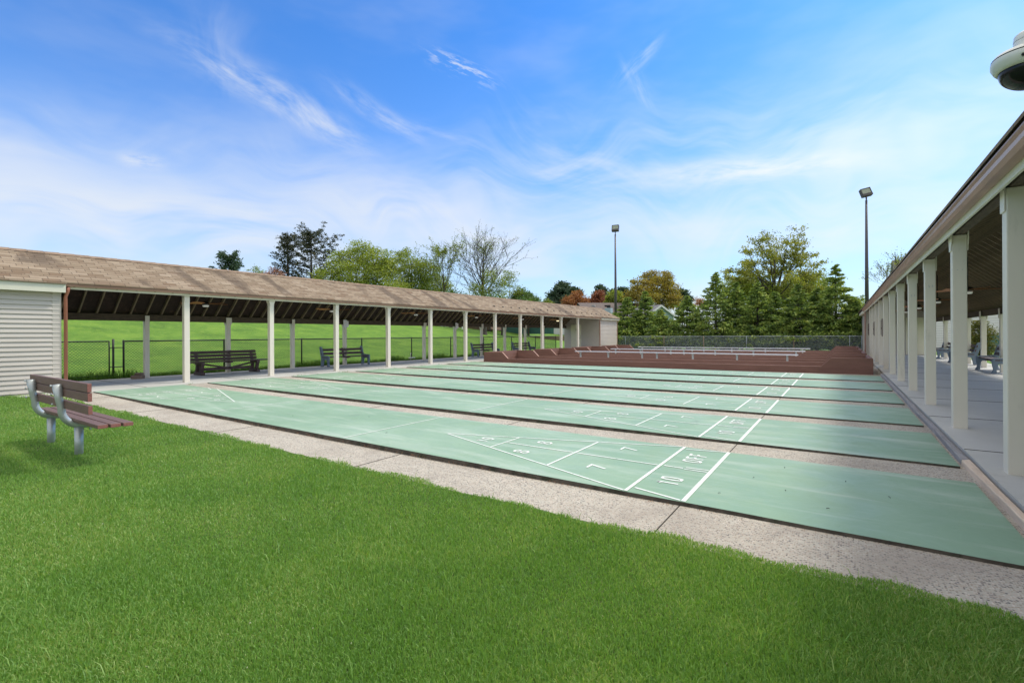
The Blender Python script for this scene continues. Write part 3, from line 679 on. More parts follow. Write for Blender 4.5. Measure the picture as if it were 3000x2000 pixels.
pavL = pavilion('L', -.015, 'long open pavilion with tan shingle roof in front of the grass hill', 30.17, 3.4)
pavR = pavilion('R', .056, 'open pavilion with brown gutter and cream columns on the right walkway', 30.4, 7.5)
# ------------------------------------------------------------------ ceiling fans
def fan(x, y, z, zr, label, lit, yaw, group):
    root = empty('ceiling_fan', (x, y, z), label, 'ceiling fan', group)
    h = MB(); h.tube([(x, y, z + .10), (x, y, zr)], .012, 6); h.build('downrod', BLACK, root)
    h = MB(); h.lathe([(0, .11), (.05, .10), (.10, .07), (.11, .03), (.09, 0), (.03, -.02), (0, -.02)], 16, (x, y, z)); h.build('motor', BLACK, root, smooth=True)
    l = MB(); l.lathe([(.075, -.012), (.09, -.02), (.09, -.055), (.07, -.07), (0, -.072)], 16, (x, y, z)); l.build('lamp', WARML if lit else FROST, root, smooth=True)
    for k in range(5):
        a = yaw + k * 2 * math.pi / 5; d = Vector((math.cos(a), math.sin(a), 0)); s = Vector((-d.y, d.x, 0)); c = Vector((x, y, z + .035))
        b = MB(); pts = []
        for t, wd in ((.10, .04), (.18, .055), (.60, .075), (.66, .05)):
            for sgn in (-1, 1):
                p = c + d * t + s * wd * sgn + Vector((0, 0, .012 * sgn)); pts += [p, p + Vector((0, 0, .008))]
        fs = []
        for i in range(3):
            q = 4 * i; fs += [(q, q + 4, q + 6, q + 2), (q + 1, q + 3, q + 7, q + 5), (q, q + 1, q + 5, q + 4), (q + 2, q + 6, q + 7, q + 3)]
        fs += [(0, 2, 3, 1), (12, 13, 15, 14)]
        b.add(pts, fs); b.build('blade', FANW, root)
    return root
ordn = ['first', 'second', 'third', 'fourth', 'fifth', 'sixth']
for i, y in enumerate((3.36, 7.94, 12.47, 17.05, 21.68, 26.26)):
    fan(-15.6, y, 2.27, 3.12, 'ceiling fan with a warm lit lamp before the siding room of the left pavilion' if i == 5 else '%s wooden ceiling fan from the near end under the left pavilion roof' % ordn[i], i == 5, .35 + i * .5, 'ceiling fans under the left pavilion roof')
for i, y in enumerate((12.6, 17.2, 21.8, 26.3)):
    fan(3.6, y, 2.30, 3.15, '%s wooden ceiling fan from the near end under the right pavilion roof' % ordn[i], False, .1 + i * .6, 'ceiling fans under the right pavilion roof')
# ------------------------------------------------------------------ benches
def blue_bench(label, group):
    """seat faces local -x... built with its front towards local -X, ends along Y, origin at the middle of its front feet"""
    L = 2.1; root = empty('park_bench', (0, 0, 0), label, 'bench', group)
    prof = [(-.02, 0), (.11, 0), (.105, .10), (.125, .25), (.16, .29), (.33, .29), (.375, .25), (.40, .12), (.42, 0), (.56, 0), (.545, .06), (.52, .2), (.515, .33), (.55, .42), (.64, .78), (.625, .815), (.585, .83), (.54, .82), (.51, .79), (.43, .50), (.395, .465), (.10, .455), (.03, .44), (.0, .40), (.01, .25), (.035, .12)]
    for y in (-L / 2 + .035, L / 2 - .035):
        e = MB(); e.prism(prof, 'y', y - .035, y + .035); e.build('end_frame', BLUEPL, root, bevel=.012, seg=2)
    for x in (.07, .20, .33):
        b = MB(); b.box(x, x + .115, -L / 2 - .003, L / 2 + .003, .375, .413); b.build('seat_slat', BROWNWOOD, root, bevel=.004)
    for (xa, za) in ((.475, .535), (.52, .69)):
        b = MB(); b.bar((xa, -L / 2 - .003, za), (xa, L / 2 + .003, za), .038, .095, (.235, 0, .97)); b.build('back_slat', BROWNWOOD, root, bevel=.004)
    c = MB(); c.bar((.43, 0, .34), (.56, 0, .76), .09, .035, (-1, 0, .3)); c.box(.06, .45, -.05, .05, .335, .372); c.build('centre_brace', BROWNWOOD, root)
    return root
bl = [(-16.25, 9.27, math.pi, 'blue grey ended bench between the third and fourth front columns of the left pavilion'),
      (-16.25, 19.1, math.pi, 'blue grey ended bench just left of the corner of the red brown lane box'),
      (-16.25, 23.3, math.pi, 'blue grey ended bench farthest away behind the lane box, left pavilion'),
      (4.62, 16.85, 0, 'blue grey ended bench nearest the camera in the right pavilion'),
      (4.62, 21.75, 0, 'middle blue grey ended bench of the right pavilion'),
      (4.62, 26.7, 0, 'farthest blue grey ended bench, by the siding room of the right pavilion')]
proto = None
for x, y, rz, lab in bl:
    if proto is None: proto = o = blue_bench(lab, 'blue grey benches with brown slats')
    else: o = copy_tree(proto); o['label'] = lab
    o.location = (x, y, -.015 if x < 0 else .056); o.rotation_euler = (0, 0, rz)
def brown_bench():
    cx, cy, z0 = -16.75, 4.52, -.015
    root = empty('wooden_bench', (cx, cy, z0), 'all brown wooden bench with trestle legs and three back boards in the left pavilion', 'bench')
    Y0, Y1 = 3.22, 5.82
    for x in (-16.42, -16.57, -16.72):
        b = MB(); b.box(x - .068, x + .068, Y0, Y1, .395, .433); b.build('seat_slat', BROWNWOOD, root, bevel=.004)
    for i, (x, z) in enumerate(((-16.80, .49), (-16.835, .605), (-16.87, .72))):
        b = MB(); b.bar((x, Y0 + .12, z), (x, Y1 - .24, z), .036, .092, (-.28, 0, .96)); b.build('back_slat', BROWNWOOD, root, bevel=.004)
    for y in (3.60, 5.42):
        t = MB(); t.box(-16.92, -16.36, y - .06, y + .06, z0, z0 + .09); t.bar((-16.50, y, .07), (-16.42, y, .36), .10, .09, (1, 0, 0)); t.bar((-16.80, y, .07), (-16.74, y, .36), .10, .09, (1, 0, 0))
        t.box(-16.86, -16.36, y - .055, y + .055, .32, .393); t.bar((-16.76, y, .33), (-16.91, y, .76), .09, .05, (1, 0, .3)); t.build('trestle', BROWNWOOD, root, bevel=.005)
    s_ = MB(); s_.box(-16.66, -16.61, 3.66, 5.36, .12, .21); s_.build('stretcher', BROWNWOOD, root, bevel=.004)
    s_ = MB(); s_.bar((-16.58, 3.68, .34), (-16.58, 4.46, .18), .04, .06); s_.bar((-16.58, 5.34, .34), (-16.58, 4.56, .18), .04, .06); s_.build('diagonal_brace', BROWNWOOD, root)
    s_ = MB(); s_.box(-16.80, -16.38, 4.45, 4.56, .355, .392); s_.build('seat_batten', BROWNWOOD, root)
brown_bench()
def lawn_bench():
    root = empty('park_bench', (-6.6, -2.03, -.05), 'bench of purple brown slats on galvanised bent tube supports, alone on the lawn', 'bench')
    XA, XB = -5.22, -7.42
    for xs_ in (-6.04, -7.13):
        t = MB(); pts = [(xs_, -2.215, .755), (xs_, -2.195, .60), (xs_, -2.175, .50)]
        c = Vector((xs_, -1.985, .475)); 
        for k in range(1, 10):
            a = R(180 + k * 9); pts.append((xs_, c.y + .19 * math.cos(a), c.z + .19 * math.sin(a)))
        pts += [(xs_, -1.90, .285), (xs_, -1.76, .290)]
        t.tube(pts, [.040] + [.035] * (len(pts) - 1), 16); t.build('seat_support', GALV, root, smooth=True)
        l = MB(); l.tube([(xs_, -2.03, .262), (xs_, -2.03, -.10)], [.041, .038], 18); l.build('leg', GALV, root, smooth=True)
        b = MB()
        for z in (.745, .655, .545):
            b.lathe([(0, -.014), (.012, -.012), (.012, 0)], 8, (xs_, -2.255 + (.745 - z) * .05, z - .0), Matrix.Rotation(R(-90), 3, 'X'))
        for y in (-1.82, -1.93): b.lathe([(.010, 0), (.010, -.022), (0, -.022)], 8, (xs_, y, .244))
        b.build('bolt', GALV, root)
    def slat(nm, y0, y1, z0, z1, sh=0):
        s_ = MB(); s_.box(XA + sh, XB + sh, y0, y1, z0, z1); o = s_.build(nm, PLASTW, root, bevel=.004)
        e = MB(); e.box(XA + sh, XA + sh + .003, y0 + .003, y1 - .003, z0 + .003, z1 - .003); e.build('slat_end', ENDGRAIN, o)
    for i, y in enumerate((-2.085, -1.985, -1.885)): slat('seat_slat', y, y + .089, .336, .375, .0 + .02 * i)
    for z in (.715, .620, .490): slat('back_slat', -2.168 + (.8 - z) * .03, -2.130 + (.8 - z) * .03, z, z + .089)
lawn_bench()
# ------------------------------------------------------------------ bowling lanes behind the courts
def wall_prof(y, th, zf):
    lo, hi = .155, .45
    return [(-13.30, -.06), (1.80, -.06), (1.80, hi + .03), (.72, hi + .03), (.45, lo + .04), (-11.89, lo), (-12.22, hi), (-13.30, hi)]
lane_lab = ['nearest red brown walled bowling lane behind the green courts', 'second red brown walled bowling lane from the green courts', 'third red brown walled bowling lane from the green courts', 'farthest red brown walled bowling lane in front of the chain link fence']
for k in range(4):
    ya = 14.72 + k * 4.6; yb = ya + 2.85
    root = empty('bowling_lane', (-5.75, (ya + yb) / 2, -.035), lane_lab[k], 'bowling lane', 'red brown walled bowling lanes')
    for y in (ya, yb - .09):
        b = MB(); b.prism(wall_prof(y, .09, 0), 'y', y, y + .09); b.build('side_wall', REDWOOD, root, bevel=.006)
        t_ = MB(); pr_ = wall_prof(y, .09, 0)[2:]
        for p_, q_ in zip(pr_[:-1], pr_[1:]): t_.add([(p_[0], y + .006, p_[1] + .003), (q_[0], y + .006, q_[1] + .003), (q_[0], y + .084, q_[1] + .003), (p_[0], y + .084, p_[1] + .003)], [(0, 1, 2, 3)])
        t_.build('worn_lit_top_edge', WORN_LIT, root)  # paler strip, worn edge with the sky-lit tone painted in
    for x0, x1, h in ((-13.298, -13.20, .45), (1.70, 1.798, .48)):
        b = MB(); b.box(x0, x1, ya + .092, yb - .092, -.06, h - .003); b.build('end_wall', REDWOOD, root, bevel=.006)
        b = MB(); xx = x1 + .01 if x0 < 0 else x0 - .01
        for zz in (.10, .25): b.box(xx - .009, xx + .009, ya + .10, yb - .10, zz, zz + .13)
        b.build('bumper_board', REDWOOD, root, bevel=.004)
    b = MB(); b.box(-13.19, 1.69, ya + .10, yb - .10, -.06, -.010); b.build('lane_surface', CONC, root)
bench_lab = ['nearest row', 'middle row', 'farthest row']
for r_ in range(3):
    yc = 18.42 + r_ * 4.6
    for q, (x0, x1, legs) in enumerate(((-6.38, -.42, (-.80, -2.65, -4.45, -6.05)), (-10.22, -6.42, (-6.75, -8.45, -9.95)))):
        root = empty('aluminium_bench', ((x0 + x1) / 2, yc, -.035), '%s aluminium plank bench between the bowling lanes, %s of the row' % (bench_lab[r_], 'right half' if q == 0 else 'left half'), 'bench', 'aluminium benches between the bowling lanes')
        b = MB(); b.box(x0, x1, yc - .125, yc + .125, .385, .425); b.build('seat', ALU, root, bevel=.012, seg=2)
        for x in legs:
            l = MB(); l.box(x - .035, x + .035, yc - .03, yc + .03, -.06, .37); l.box(x - .03, x + .03, yc - .11, yc + .11, .355, .384); l.build('leg', GALV, root)
# ------------------------------------------------------------------ chain link fences
def chain(mb, p0, p1, z0, z1, pitch, wr, zg=None):
    p0, p1 = Vector((*p0, 0)), Vector((*p1, 0)); L = (p1 - p0).length; d = (p1 - p0) / L; H = z1 - z0; nrm = Vector((-d.y, d.x, 0))
    s = -H
    while s < L:
        for sg in (1, -1):
            a0, b0 = max(s, 0), min(s + H, L)
            if b0 - a0 < .02: continue
            za, zb = (z0 + (a0 - s), z0 + (b0 - s)) if sg > 0 else (z1 - (a0 - s), z1 - (b0 - s))
            A = p0 + d * a0 + Vector((0, 0, za)); B = p0 + d * b0 + Vector((0, 0, zb)); off = nrm * (.002 * sg); A += off; B += off
            t = (B - A).normalized(); u = t.cross(nrm).normalized() * wr; w_ = nrm * wr
            mb.add([A + u, A - u * .5 + w_ * .87, A - u * .5 - w_ * .87, B + u, B - u * .5 + w_ * .87, B - u * .5 - w_ * .87], [(0, 1, 4, 3), (1, 2, 5, 4), (2, 0, 3, 5)])
        s += pitch
def fence(name, pts, z0, z1, mesh_m, rail_m, post_ms, label, cat='fence', pitch=.085, wr=.0046, pr=.028, spikes=False):
    root = empty(name, (*pts[0], z0), label, cat)
    m = MB(); r = MB()
    for a, b in zip(pts[:-1], pts[1:]):
        chain(m, a, b, z0 + .02, z1, pitch, wr); r.tube([(*a, z1), (*b, z1)], .021, 8)
        r.tube([(*a, z0 + .03), (*b, z0 + .03)], .004, 4)
    if spikes:
        a, b = Vector((*pts[0], 0)), Vector((*pts[-1], 0)); L = (b - a).length; d = (b - a) / L; s = 0
        while s < L:
            q = a + d * s + Vector((0, 0, z1)); m.bar(q, q + Vector((0, 0, .04)) + d * .012, .004, .004); s += pitch
    m.build('wire_mesh', mesh_m, root, recalc=False); r.build('top_rail', rail_m, root, smooth=True)
    for i, p in enumerate(pts):
        q = MB(); q.tube([(*p, z0 - .05), (*p, z1 + .02), (*p, z1 + .045)], [pr, pr, pr * .4], 10); q.build('post', post_ms[i % len(post_ms)], root, smooth=True)
    return root
XF = -17.66
fence('chain_link_fence', [(XF, 1.86)] + [(XF, y) for y in (4.85, 7.92, 10.98, 14.17, 17.23, 20.34, 23.46, 26.58, 29.65)], -.03, 1.13, FENCEB, FENCEB, [FENCEB], 'black chain link fence along the foot of the grass hill', spikes=True)
groot = empty('gate', (XF, .1, 0), 'black chain link gate leaf beside the closed siding room', 'gate')
gmm = MB(); chain(gmm, (XF, -1.6), (XF, 1.50), .06, 1.13, .085, .0046); gmm.build('wire_mesh', FENCEB, groot, recalc=False)
gf = MB()
for a, b in (((-1.6, 1.13), (1.50, 1.13)), ((-1.6, .07), (1.50, .07)), ((1.50, .07), (1.50, 1.13)), ((-1.6, .07), (-1.6, 1.13))): gf.tube([(XF, a[0], a[1]), (XF, b[0], b[1])], .019, 8)
gf.build('gate_frame', FENCEB, groot, smooth=True)
gp = MB(); gp.tube([(XF, 1.60, -.08), (XF, 1.60, 1.2)], .03, 10); gp.build('post', FENCEB, groot, smooth=True)
gh = MB()
for z in (.32, .92): gh.box(XF - .02, XF + .03, 1.50, 1.84, z, z + .025)
gh.build('latch', FENCEB, groot)
fpost = [(-17.8, 36.0), (-14.37, 36.0), (-11.05, 36.0), (-7.95, 36.0), (-4.88, 36.0), (-1.81, 36.0), (1.45, 36.0), (2.12, 36.0)]
fence('chain_link_fence', fpost, -.06, 1.065, FENCEG, FENCEG, [FENCEG, FENCEG, FENCER, FENCER, FENCEG, FENCER, FENCEG, FENCEG], 'galvanised chain link fence in front of the row of conifers', pitch=.10, wr=.0038)
fr_ = fence('chain_link_fence', [(7.2, 40), (10.2, 40), (13.2, 40), (16.2, 40)], -.05, 1.1, FENCEG, FENCEG, [FENCEG], 'short chain link fence backed with green windscreen, seen through the right pavilion', pitch=.12, wr=.003)
ws = MB(); ws.box(7.2, 16.2, 40.03, 40.045, .02, 1.05); ws.build('windscreen', SCREEN, fr_)
# ------------------------------------------------------------------ stacked round blocks, pipe
sb = empty('round_block_stack', (-16.78, 1.95, -.015), 'two stacked round brown concrete blocks on the left walkway by the gate post', 'concrete blocks')
b = MB(); b.lathe([(0, 0), (.17, 0), (.175, .02), (.175, .09), (.165, .10), (0, .10)], 14, (-16.78, 1.95, -.015)); b.build('lower_block', BRICKY, sb)
b = MB(); b.lathe([(0, .101), (.11, .101), (.115, .11), (.115, .165), (.105, .175), (0, .175)], 14, (-16.79, 1.99, -.015)); b.build('upper_block', BRICKY, sb)
pp = MB(); pp.tube([(-17.45, 13.9, -.03), (-17.45, 13.9, .32), (-17.43, 13.9, .36)], .02, 8); pp.tube([(-17.45, 13.75, .10), (-17.40, 14.15, .10)], .03, 8)
o = pp.build('water_pipe', WHITE, smooth=True); tag(o, 'thin white water pipe standing in tall grass at the back of the left pavilion', 'pipe')
# notice boards / racks on columns
for i, n in enumerate((3, 6)):
    y = 2.19 + n * 2.438; b = MB(); b.box(-17.0 + .21, -17.0 + .24, y - .18, y - .02, 1.60, 1.95)
    b.box(-16.815, -16.79, y + .0, y + .10, 1.65, 1.9)
    o = b.build('score_board', WHITES, bevel=.003); tag(o, 'white score board on the back columns of the left pavilion, %s one' % ('nearer' if i == 0 else 'farther'), 'score board', 'white score boards')
for i, n in enumerate((6, 8, 10)):
    y = 2.06 + n * 2.438; b = MB(); b.box(2.12, 2.143, y + .03, y + .11, 1.15, 1.75); b.bar((2.10, y + .02, 1.2), (2.10, y + .02, 1.7), .012, .012); b.box(2.10, 2.13, y, y + .03, 1.4, 1.44)
    o = b.build('cue_rack', BROWNWOOD, bevel=.003); tag(o, 'dark brown cue rack on a right pavilion column, %s of three' % ('nearest', 'middle', 'farthest')[i], 'cue rack', 'dark cue racks on the right pavilion columns')
# ------------------------------------------------------------------ flood lights
def flood(px, d, top, yaw, label, tilt):
    p = at(px, 980, d); z = top
    root = empty('flood_light', (p.x, p.y, 0), label, 'flood light', 'tall dark flood light poles')
    b = MB(); b.tube([(p.x, p.y, -.05), (p.x, p.y, z - .95)], [.17, .075], 12); b.build('pole', POLE, root, smooth=True)
    b = MB(); b.tube([(p.x, p.y, z - .95), (p.x, p.y, z - .86)], .045, 8); b.tube([(p.x, p.y, z - .86), (p.x, p.y, z - .62)], .055, 8); b.build('tenon', POLE, root)
    hd = MB(); gl = MB(); Rm = Matrix.Rotation(yaw, 3, 'Z') @ Matrix.Rotation(tilt, 3, 'Y') @ Matrix.Rotation(R(-14), 3, 'X'); c = Vector((p.x, p.y, z - .30))
    def tb(mb, x0, x1, y0, y1, z0, z1):
        vs = [c + Rm @ Vector(q) for q in ((x0, y0, z0), (x1, y0, z0), (x1, y1, z0), (x0, y1, z0), (x0, y0, z1), (x1, y0, z1), (x1, y1, z1), (x0, y1, z1))]
        mb.add(vs, [(0, 3, 2, 1), (4, 5, 6, 7), (0, 1, 5, 4), (1, 2, 6, 5), (2, 3, 7, 6), (3, 0, 4, 7)])
    tb(hd, -.36, .36, -.02, .25, -.33, .33); tb(hd, -.36, .36, -.10, -.021, -.33, -.14); tb(hd, -.36, -.32, -.08, -.021, -.139, .33); tb(hd, .32, .36, -.08, -.021, -.139, .33); tb(hd, -.319, .319, -.08, -.021, .29, .33)
    tb(gl, -.31, .31, -.045, -.022, -.12, .28)
    hd.build('lamp_housing', POLE, root); gl.build('lens', GLASS, root)
flood(1804, 50.4, 12.67, R(10), 'tall dark flood light pole rising behind the far end of the left pavilion roof', 0)
flood(2540, 38.6, 12.85, R(25), 'tall dark flood light pole beside the right pavilion roof, tilted lamp head', R(-13))
# ------------------------------------------------------------------ security camera
dc = at(3022, 176, 1.60)
croot = empty('security_camera', dc, 'white dome security camera hanging at the top right corner', 'security camera')
K = .92; AX = Matrix.Rotation(R(5), 3, 'Y') @ Matrix.Scale(K, 3)
b = MB(); b.lathe([(0, .100), (.046, .098), (.053, .090), (.053, .070)], 32, dc, AX); b.lathe([(.0525, .069), (.052, .035), (.058, .030)], 32, dc, AX); b.build('neck', WHITE, croot, smooth=True)
b = MB(); b.lathe([(.05, .036), (.080, .034), (.100, .024), (.107, .012)], 48, dc, AX); b.lathe([(.107, .008), (.108, .004), (.107, -.010), (.098, -.026), (.088, -.036), (.082, -.034)], 48, dc, AX); b.build('housing', WHITE, croot, smooth=True)
b = MB(); b.lathe([(.105, .013), (.102, .007)], 48, dc, AX); b.build('seam', BLACK, croot)
b = MB(); b.lathe([(.084 * math.cos(R(a)), -.034 - .066 * math.sin(R(a))) for a in range(0, 91, 6)], 40, dc, AX); b.build('dome_window', DARKGL, croot, smooth=True)
b = MB(); b.lathe([(0, -.010), (.005, -.008), (.006, 0)], 10, dc + AX @ Vector((-.040, -.095, -.014)), AX @ Matrix.Rotation(R(-60), 3, 'X')); b.build('screw', BLACK, croot)
b = MB(); q = dc + AX @ Vector((0, 0, .075)); b.tube([q, q + Vector((.06, .02, .010)), q + Vector((.2, .03, .02)), (2.12, q.y + .05, q.z + .02)], .032, 14); b.build('bracket_arm', WHITE, croot, smooth=True)
b = MB(); b.box(2.12, 2.15, q.y - .05, q.y + .15, q.z - .10, q.z + .12); b.build('wall_plate', WHITE, croot, bevel=.006)
# ------------------------------------------------------------------ foliage
def leaves(name, mat_, parent, C, sizes, asp=1.0, up=0.0, droop=None, tri=False, nseed=1):
    """one mesh of leaf faces centred at C (n,3)"""
    g = np.random.default_rng(nseed); n = len(C); C = np.asarray(C, float) - np.array(parent_org(parent))[None, :] if parent else np.asarray(C, float)
    a = g.normal(size=(n, 3)); a[:, 2] *= (1 - up); 
    if droop is not None: a = a * .45 + droop
    a /= np.linalg.norm(a, axis=1)[:, None] + 1e-9
    b = np.cross(a, g.normal(size=(n, 3))); b /= np.linalg.norm(b, axis=1)[:, None] + 1e-9
    s = np.asarray(sizes)[:, None] * .5; a = a * s; b = b * s * asp
    V = np.stack([C - a, C + b * .9, C + a, C - b * .9], 1).reshape(-1, 3)
    me = bpy.data.meshes.new(name); me.vertices.add(4 * n); me.vertices.foreach_set('co', V.ravel().astype(np.float32))
    me.loops.add(4 * n); me.loops.foreach_set('vertex_index', np.arange(4 * n, dtype=np.int32))
    me.polygons.add(n); me.polygons.foreach_set('loop_start', np.arange(0, 4 * n, 4, dtype=np.int32))
    me.update(calc_edges=True)
    at_ = me.attributes.new('tone', 'FLOAT', 'FACE'); at_.data.foreach_set('value', g.random(n).astype(np.float32))
    me.materials.append(mat_); o = bpy.data.objects.new(name, me); COL.objects.link(o)
    if parent: o.parent = parent; KIDS.setdefault(parent, []).append(o)
    return o
def limb_tree(mb, p, d, L, r, depth, g, spread=.55, nb=3, tips=None, upb=.15, minr=.008, shrink=.72):
    """recursive limbs; records tips"""
    q = p; pts = [p]; dd = d.copy(); k = 3
    for i in range(k):
        dd = (dd + Vector((g.normal(0, .10), g.normal(0, .10), g.normal(0, .07) + upb * .12))).normalized(); q = q + dd * (L / k); pts.append(q)
    r1 = max(r * .62, minr); mb.tube(pts, [r + (r1 - r) * i / k for i in range(k + 1)], 5 if r < .08 else 8, cap=False)
    if tips is not None: tips.append((pts[2], depth)); tips.append((q, depth))
    if depth == 0: return
    for j in range(nb):
        ax = Vector((g.normal(), g.normal(), g.normal())); ax = (ax - dd * ax.dot(dd)).normalized(); an = g.uniform(.5, 1.2) * spread
        nd = (dd * math.cos(an) + ax * math.sin(an) + Vector((0, 0, upb))).normalized()
        st = q if j < 2 else pts[2]
        limb_tree(mb, st, nd, L * shrink * g.uniform(.8, 1.15), r1 * .85, depth - 1, g, spread, nb, tips, upb, minr, shrink)
def zg(x, y): return float(hill(x, y))
LM = {}
LM['yg'] = leaf_mat('leaf_yellow_green', [(.12, .17, .025), (.20, .27, .035), (.30, .37, .055), (.42, .46, .10)], .42)
LM['bronze'] = leaf_mat('leaf_bronze', [(.16, .125, .028), (.27, .215, .038), (.35, .29, .05), (.30, .33, .065)], .42)
LM['g'] = leaf_mat('leaf_green', [(.10, .15, .028), (.17, .235, .04), (.25, .32, .06), (.33, .38, .09)], .42)
LM['dg'] = leaf_mat('leaf_dark_green', [(.05, .11, .03), (.09, .17, .045), (.16, .26, .07)], .4)
LM['pine'] = leaf_mat('needle_dark', [(.03, .06, .04), (.055, .10, .06), (.10, .155, .085)], .25)
LM['spruce'] = leaf_mat('needle_brownish', [(.026, .038, .022), (.05, .065, .036), (.11, .09, .055)], .2)
LM['red'] = leaf_mat('leaf_red_brown', [(.16, .055, .035), (.27, .10, .06), (.36, .16, .09)], .35)
LM['orange'] = leaf_mat('leaf_orange_brown', [(.20, .08, .035), (.34, .15, .06), (.42, .22, .10)], .35)
LM['pink'] = leaf_mat('leaf_pink', [(.30, .13, .12), (.42, .22, .20), (.5, .32, .28)], .35)
LM['gold'] = leaf_mat('leaf_golden', [(.12, .15, .028), (.21, .24, .04), (.31, .33, .065), (.42, .42, .11)], .42)
LM['arb'] = leaf_mat('conifer_spray', [(.055, .105, .030), (.13, .215, .05), (.26, .37, .08), (.50, .56, .16)], .30, 1.6)
LM['yellow'] = leaf_mat('leaf_bright_yellow', [(.55, .42, .02), (.75, .60, .03)], .3)
def broadleaf(kind, px, top, d, wpx, mat_, label, cat='tree', lobes=9, nleaf=7000, ls=.32, gap=.35, tr=.16, base=None, sparse=False, seed=1, low=.22, group=None, lean=0):
    g = np.random.default_rng(seed * 13 + 5); P = at(px, 980, d); T = at(px, top, d).z; gz = zg(P.x, P.y); H = T - gz; W = wpx / FPX * d
    root = empty(kind, (P.x, P.y, gz), label, cat, group)
    tips = []; tm = MB(); rW = W / 2
    th = H * (.20 if not sparse else .28)
    tm.tube([(P.x, P.y, gz - .1), (P.x + lean * .2, P.y, gz + th * .6), (P.x + lean * .4, P.y, gz + th)], [tr * 1.25, tr, tr * .85], 9, cap=False)
    cs = []
    for i in range(lobes):
        a = 2 * math.pi * (i * .618); rr = rW * (.62 * math.sqrt((i + .5) / lobes)); t = g.uniform(0, 1)
        zz = gz + H * (low + .24 + .40 * (1 - (rr / rW) ** 1.2) * g.uniform(.55, 1.15)); R0 = rW * g.uniform(.34, .52)
        cs.append((Vector((P.x + rr * math.cos(a), P.y + rr * math.sin(a), min(zz, T - R0 * .75))), R0))
    cs.append((Vector((P.x + g.normal(0, .1) * rW, P.y, T - rW * .36)), rW * .36))
    tp = Vector((P.x + lean * .4, P.y, gz + th))
    for c, R0 in cs:
        mid = (tp + c) / 2 + Vector((g.normal(0, .3), g.normal(0, .3), .3)); r0 = tr * .5
        tm.tube([tp, mid, c], [r0, r0 * .6, r0 * .25], 6, cap=False)
        for k in range(7):
            dv = Vector(g.normal(size=3)).normalized(); dv.z = abs(dv.z) * .8 + dv.z * .2
            e = c + dv * R0 * .95; mm = c + dv * R0 * .5 + Vector(g.normal(0, .12, 3)); tm.tube([c, mm, e], [r0 * .28, r0 * .16, .012], 4, cap=False)
            st = mid + (c - mid) * g.uniform(.3, .9)
    tm.build('trunk', BARK, root, smooth=True, recalc=False)
    nc = max(20, nleaf // 34); C = []
    wts = np.array([R0 ** 2 for _, R0 in cs]); wts = wts / wts.sum()
    for k in range(nc):
        c, R0 = cs[g.choice(len(cs), p=wts)]; dv = g.normal(size=3); dv /= np.linalg.norm(dv); rr = R0 * (g.uniform(.55, 1.08) if not sparse else g.uniform(.3, 1.15))
        q = np.array(c) + dv * rr * np.array([1, 1, .8])
        if mnoise.noise(Vector(q * .55) + Vector((seed, 0, 0))) < -gap * .5 + (-.25): continue
        nn = int(g.integers(18, 50)); sg = .30 * R0 ** .5 * (.7 if sparse else 1)
        C.append(q + g.normal(size=(nn, 3)) * np.array([sg, sg, sg * .55]))
    C = np.concatenate(C); leaves('crown', mat_, root, C, g.uniform(.6, 1.3, len(C)) * ls, .7, nseed=seed)
    return root
def bare(kind, px, top, d, label, mat_, nl, depth=5, spread=.5, seed=3, tr=.2, ls=.16, L0=.26, shrink=.78, nb=3, upb=.16, stems=1, minr=.018, group=None):
    g = np.random.default_rng(seed); P = at(px, 980, d); T = at(px, top, d).z; gz = zg(P.x, P.y); H = T - gz; root = empty(kind, (P.x, P.y, gz), label, 'tree', group)
    tips = []; tm = MB()
    tm.tube([(P.x, P.y, gz - .1), (P.x + .05, P.y, gz + H * .12), (P.x, P.y, gz + H * .24)], [tr * 1.2, tr, tr * .85], 9, cap=False)
    if stems == 1: limb_tree(tm, Vector((P.x, P.y, gz + H * .24)), Vector((0, 0, 1)), H * L0, tr * .8, depth, g, spread, nb, tips, upb, minr, shrink)
    else:
        for s in range(stems):
            a = 2 * math.pi * s / stems + .4; limb_tree(tm, Vector((P.x, P.y, gz + H * (.12 + .12 * (s % 2)))), Vector((math.cos(a) * .45, math.sin(a) * .45, 1)).normalized(), H * L0, tr * .6, depth, g, spread, nb, tips, upb, minr, shrink)
    # rescale vertically so the top reaches its height
    zs = [v[2] for v in tm.v]; k = (H) / (max(zs) - gz); tm.v = [(P.x + (v[0] - P.x) * k, P.y + (v[1] - P.y) * k, gz + (v[2] - gz) * k) for v in tm.v]
    tm.build('trunk', BARK, root, recalc=False)
    pts = np.array([[P.x + (t[0].x - P.x) * k, P.y + (t[0].y - P.y) * k, gz + (t[0].z - gz) * k] for t in tips if t[1] <= 2])
    if nl:
        idx = g.integers(0, len(pts), nl); keep = pts[idx] + g.normal(0, .16, (nl, 3)); leaves('crown', mat_, root, keep, g.uniform(.6, 1.3, nl) * ls, .7, nseed=seed)
    return root
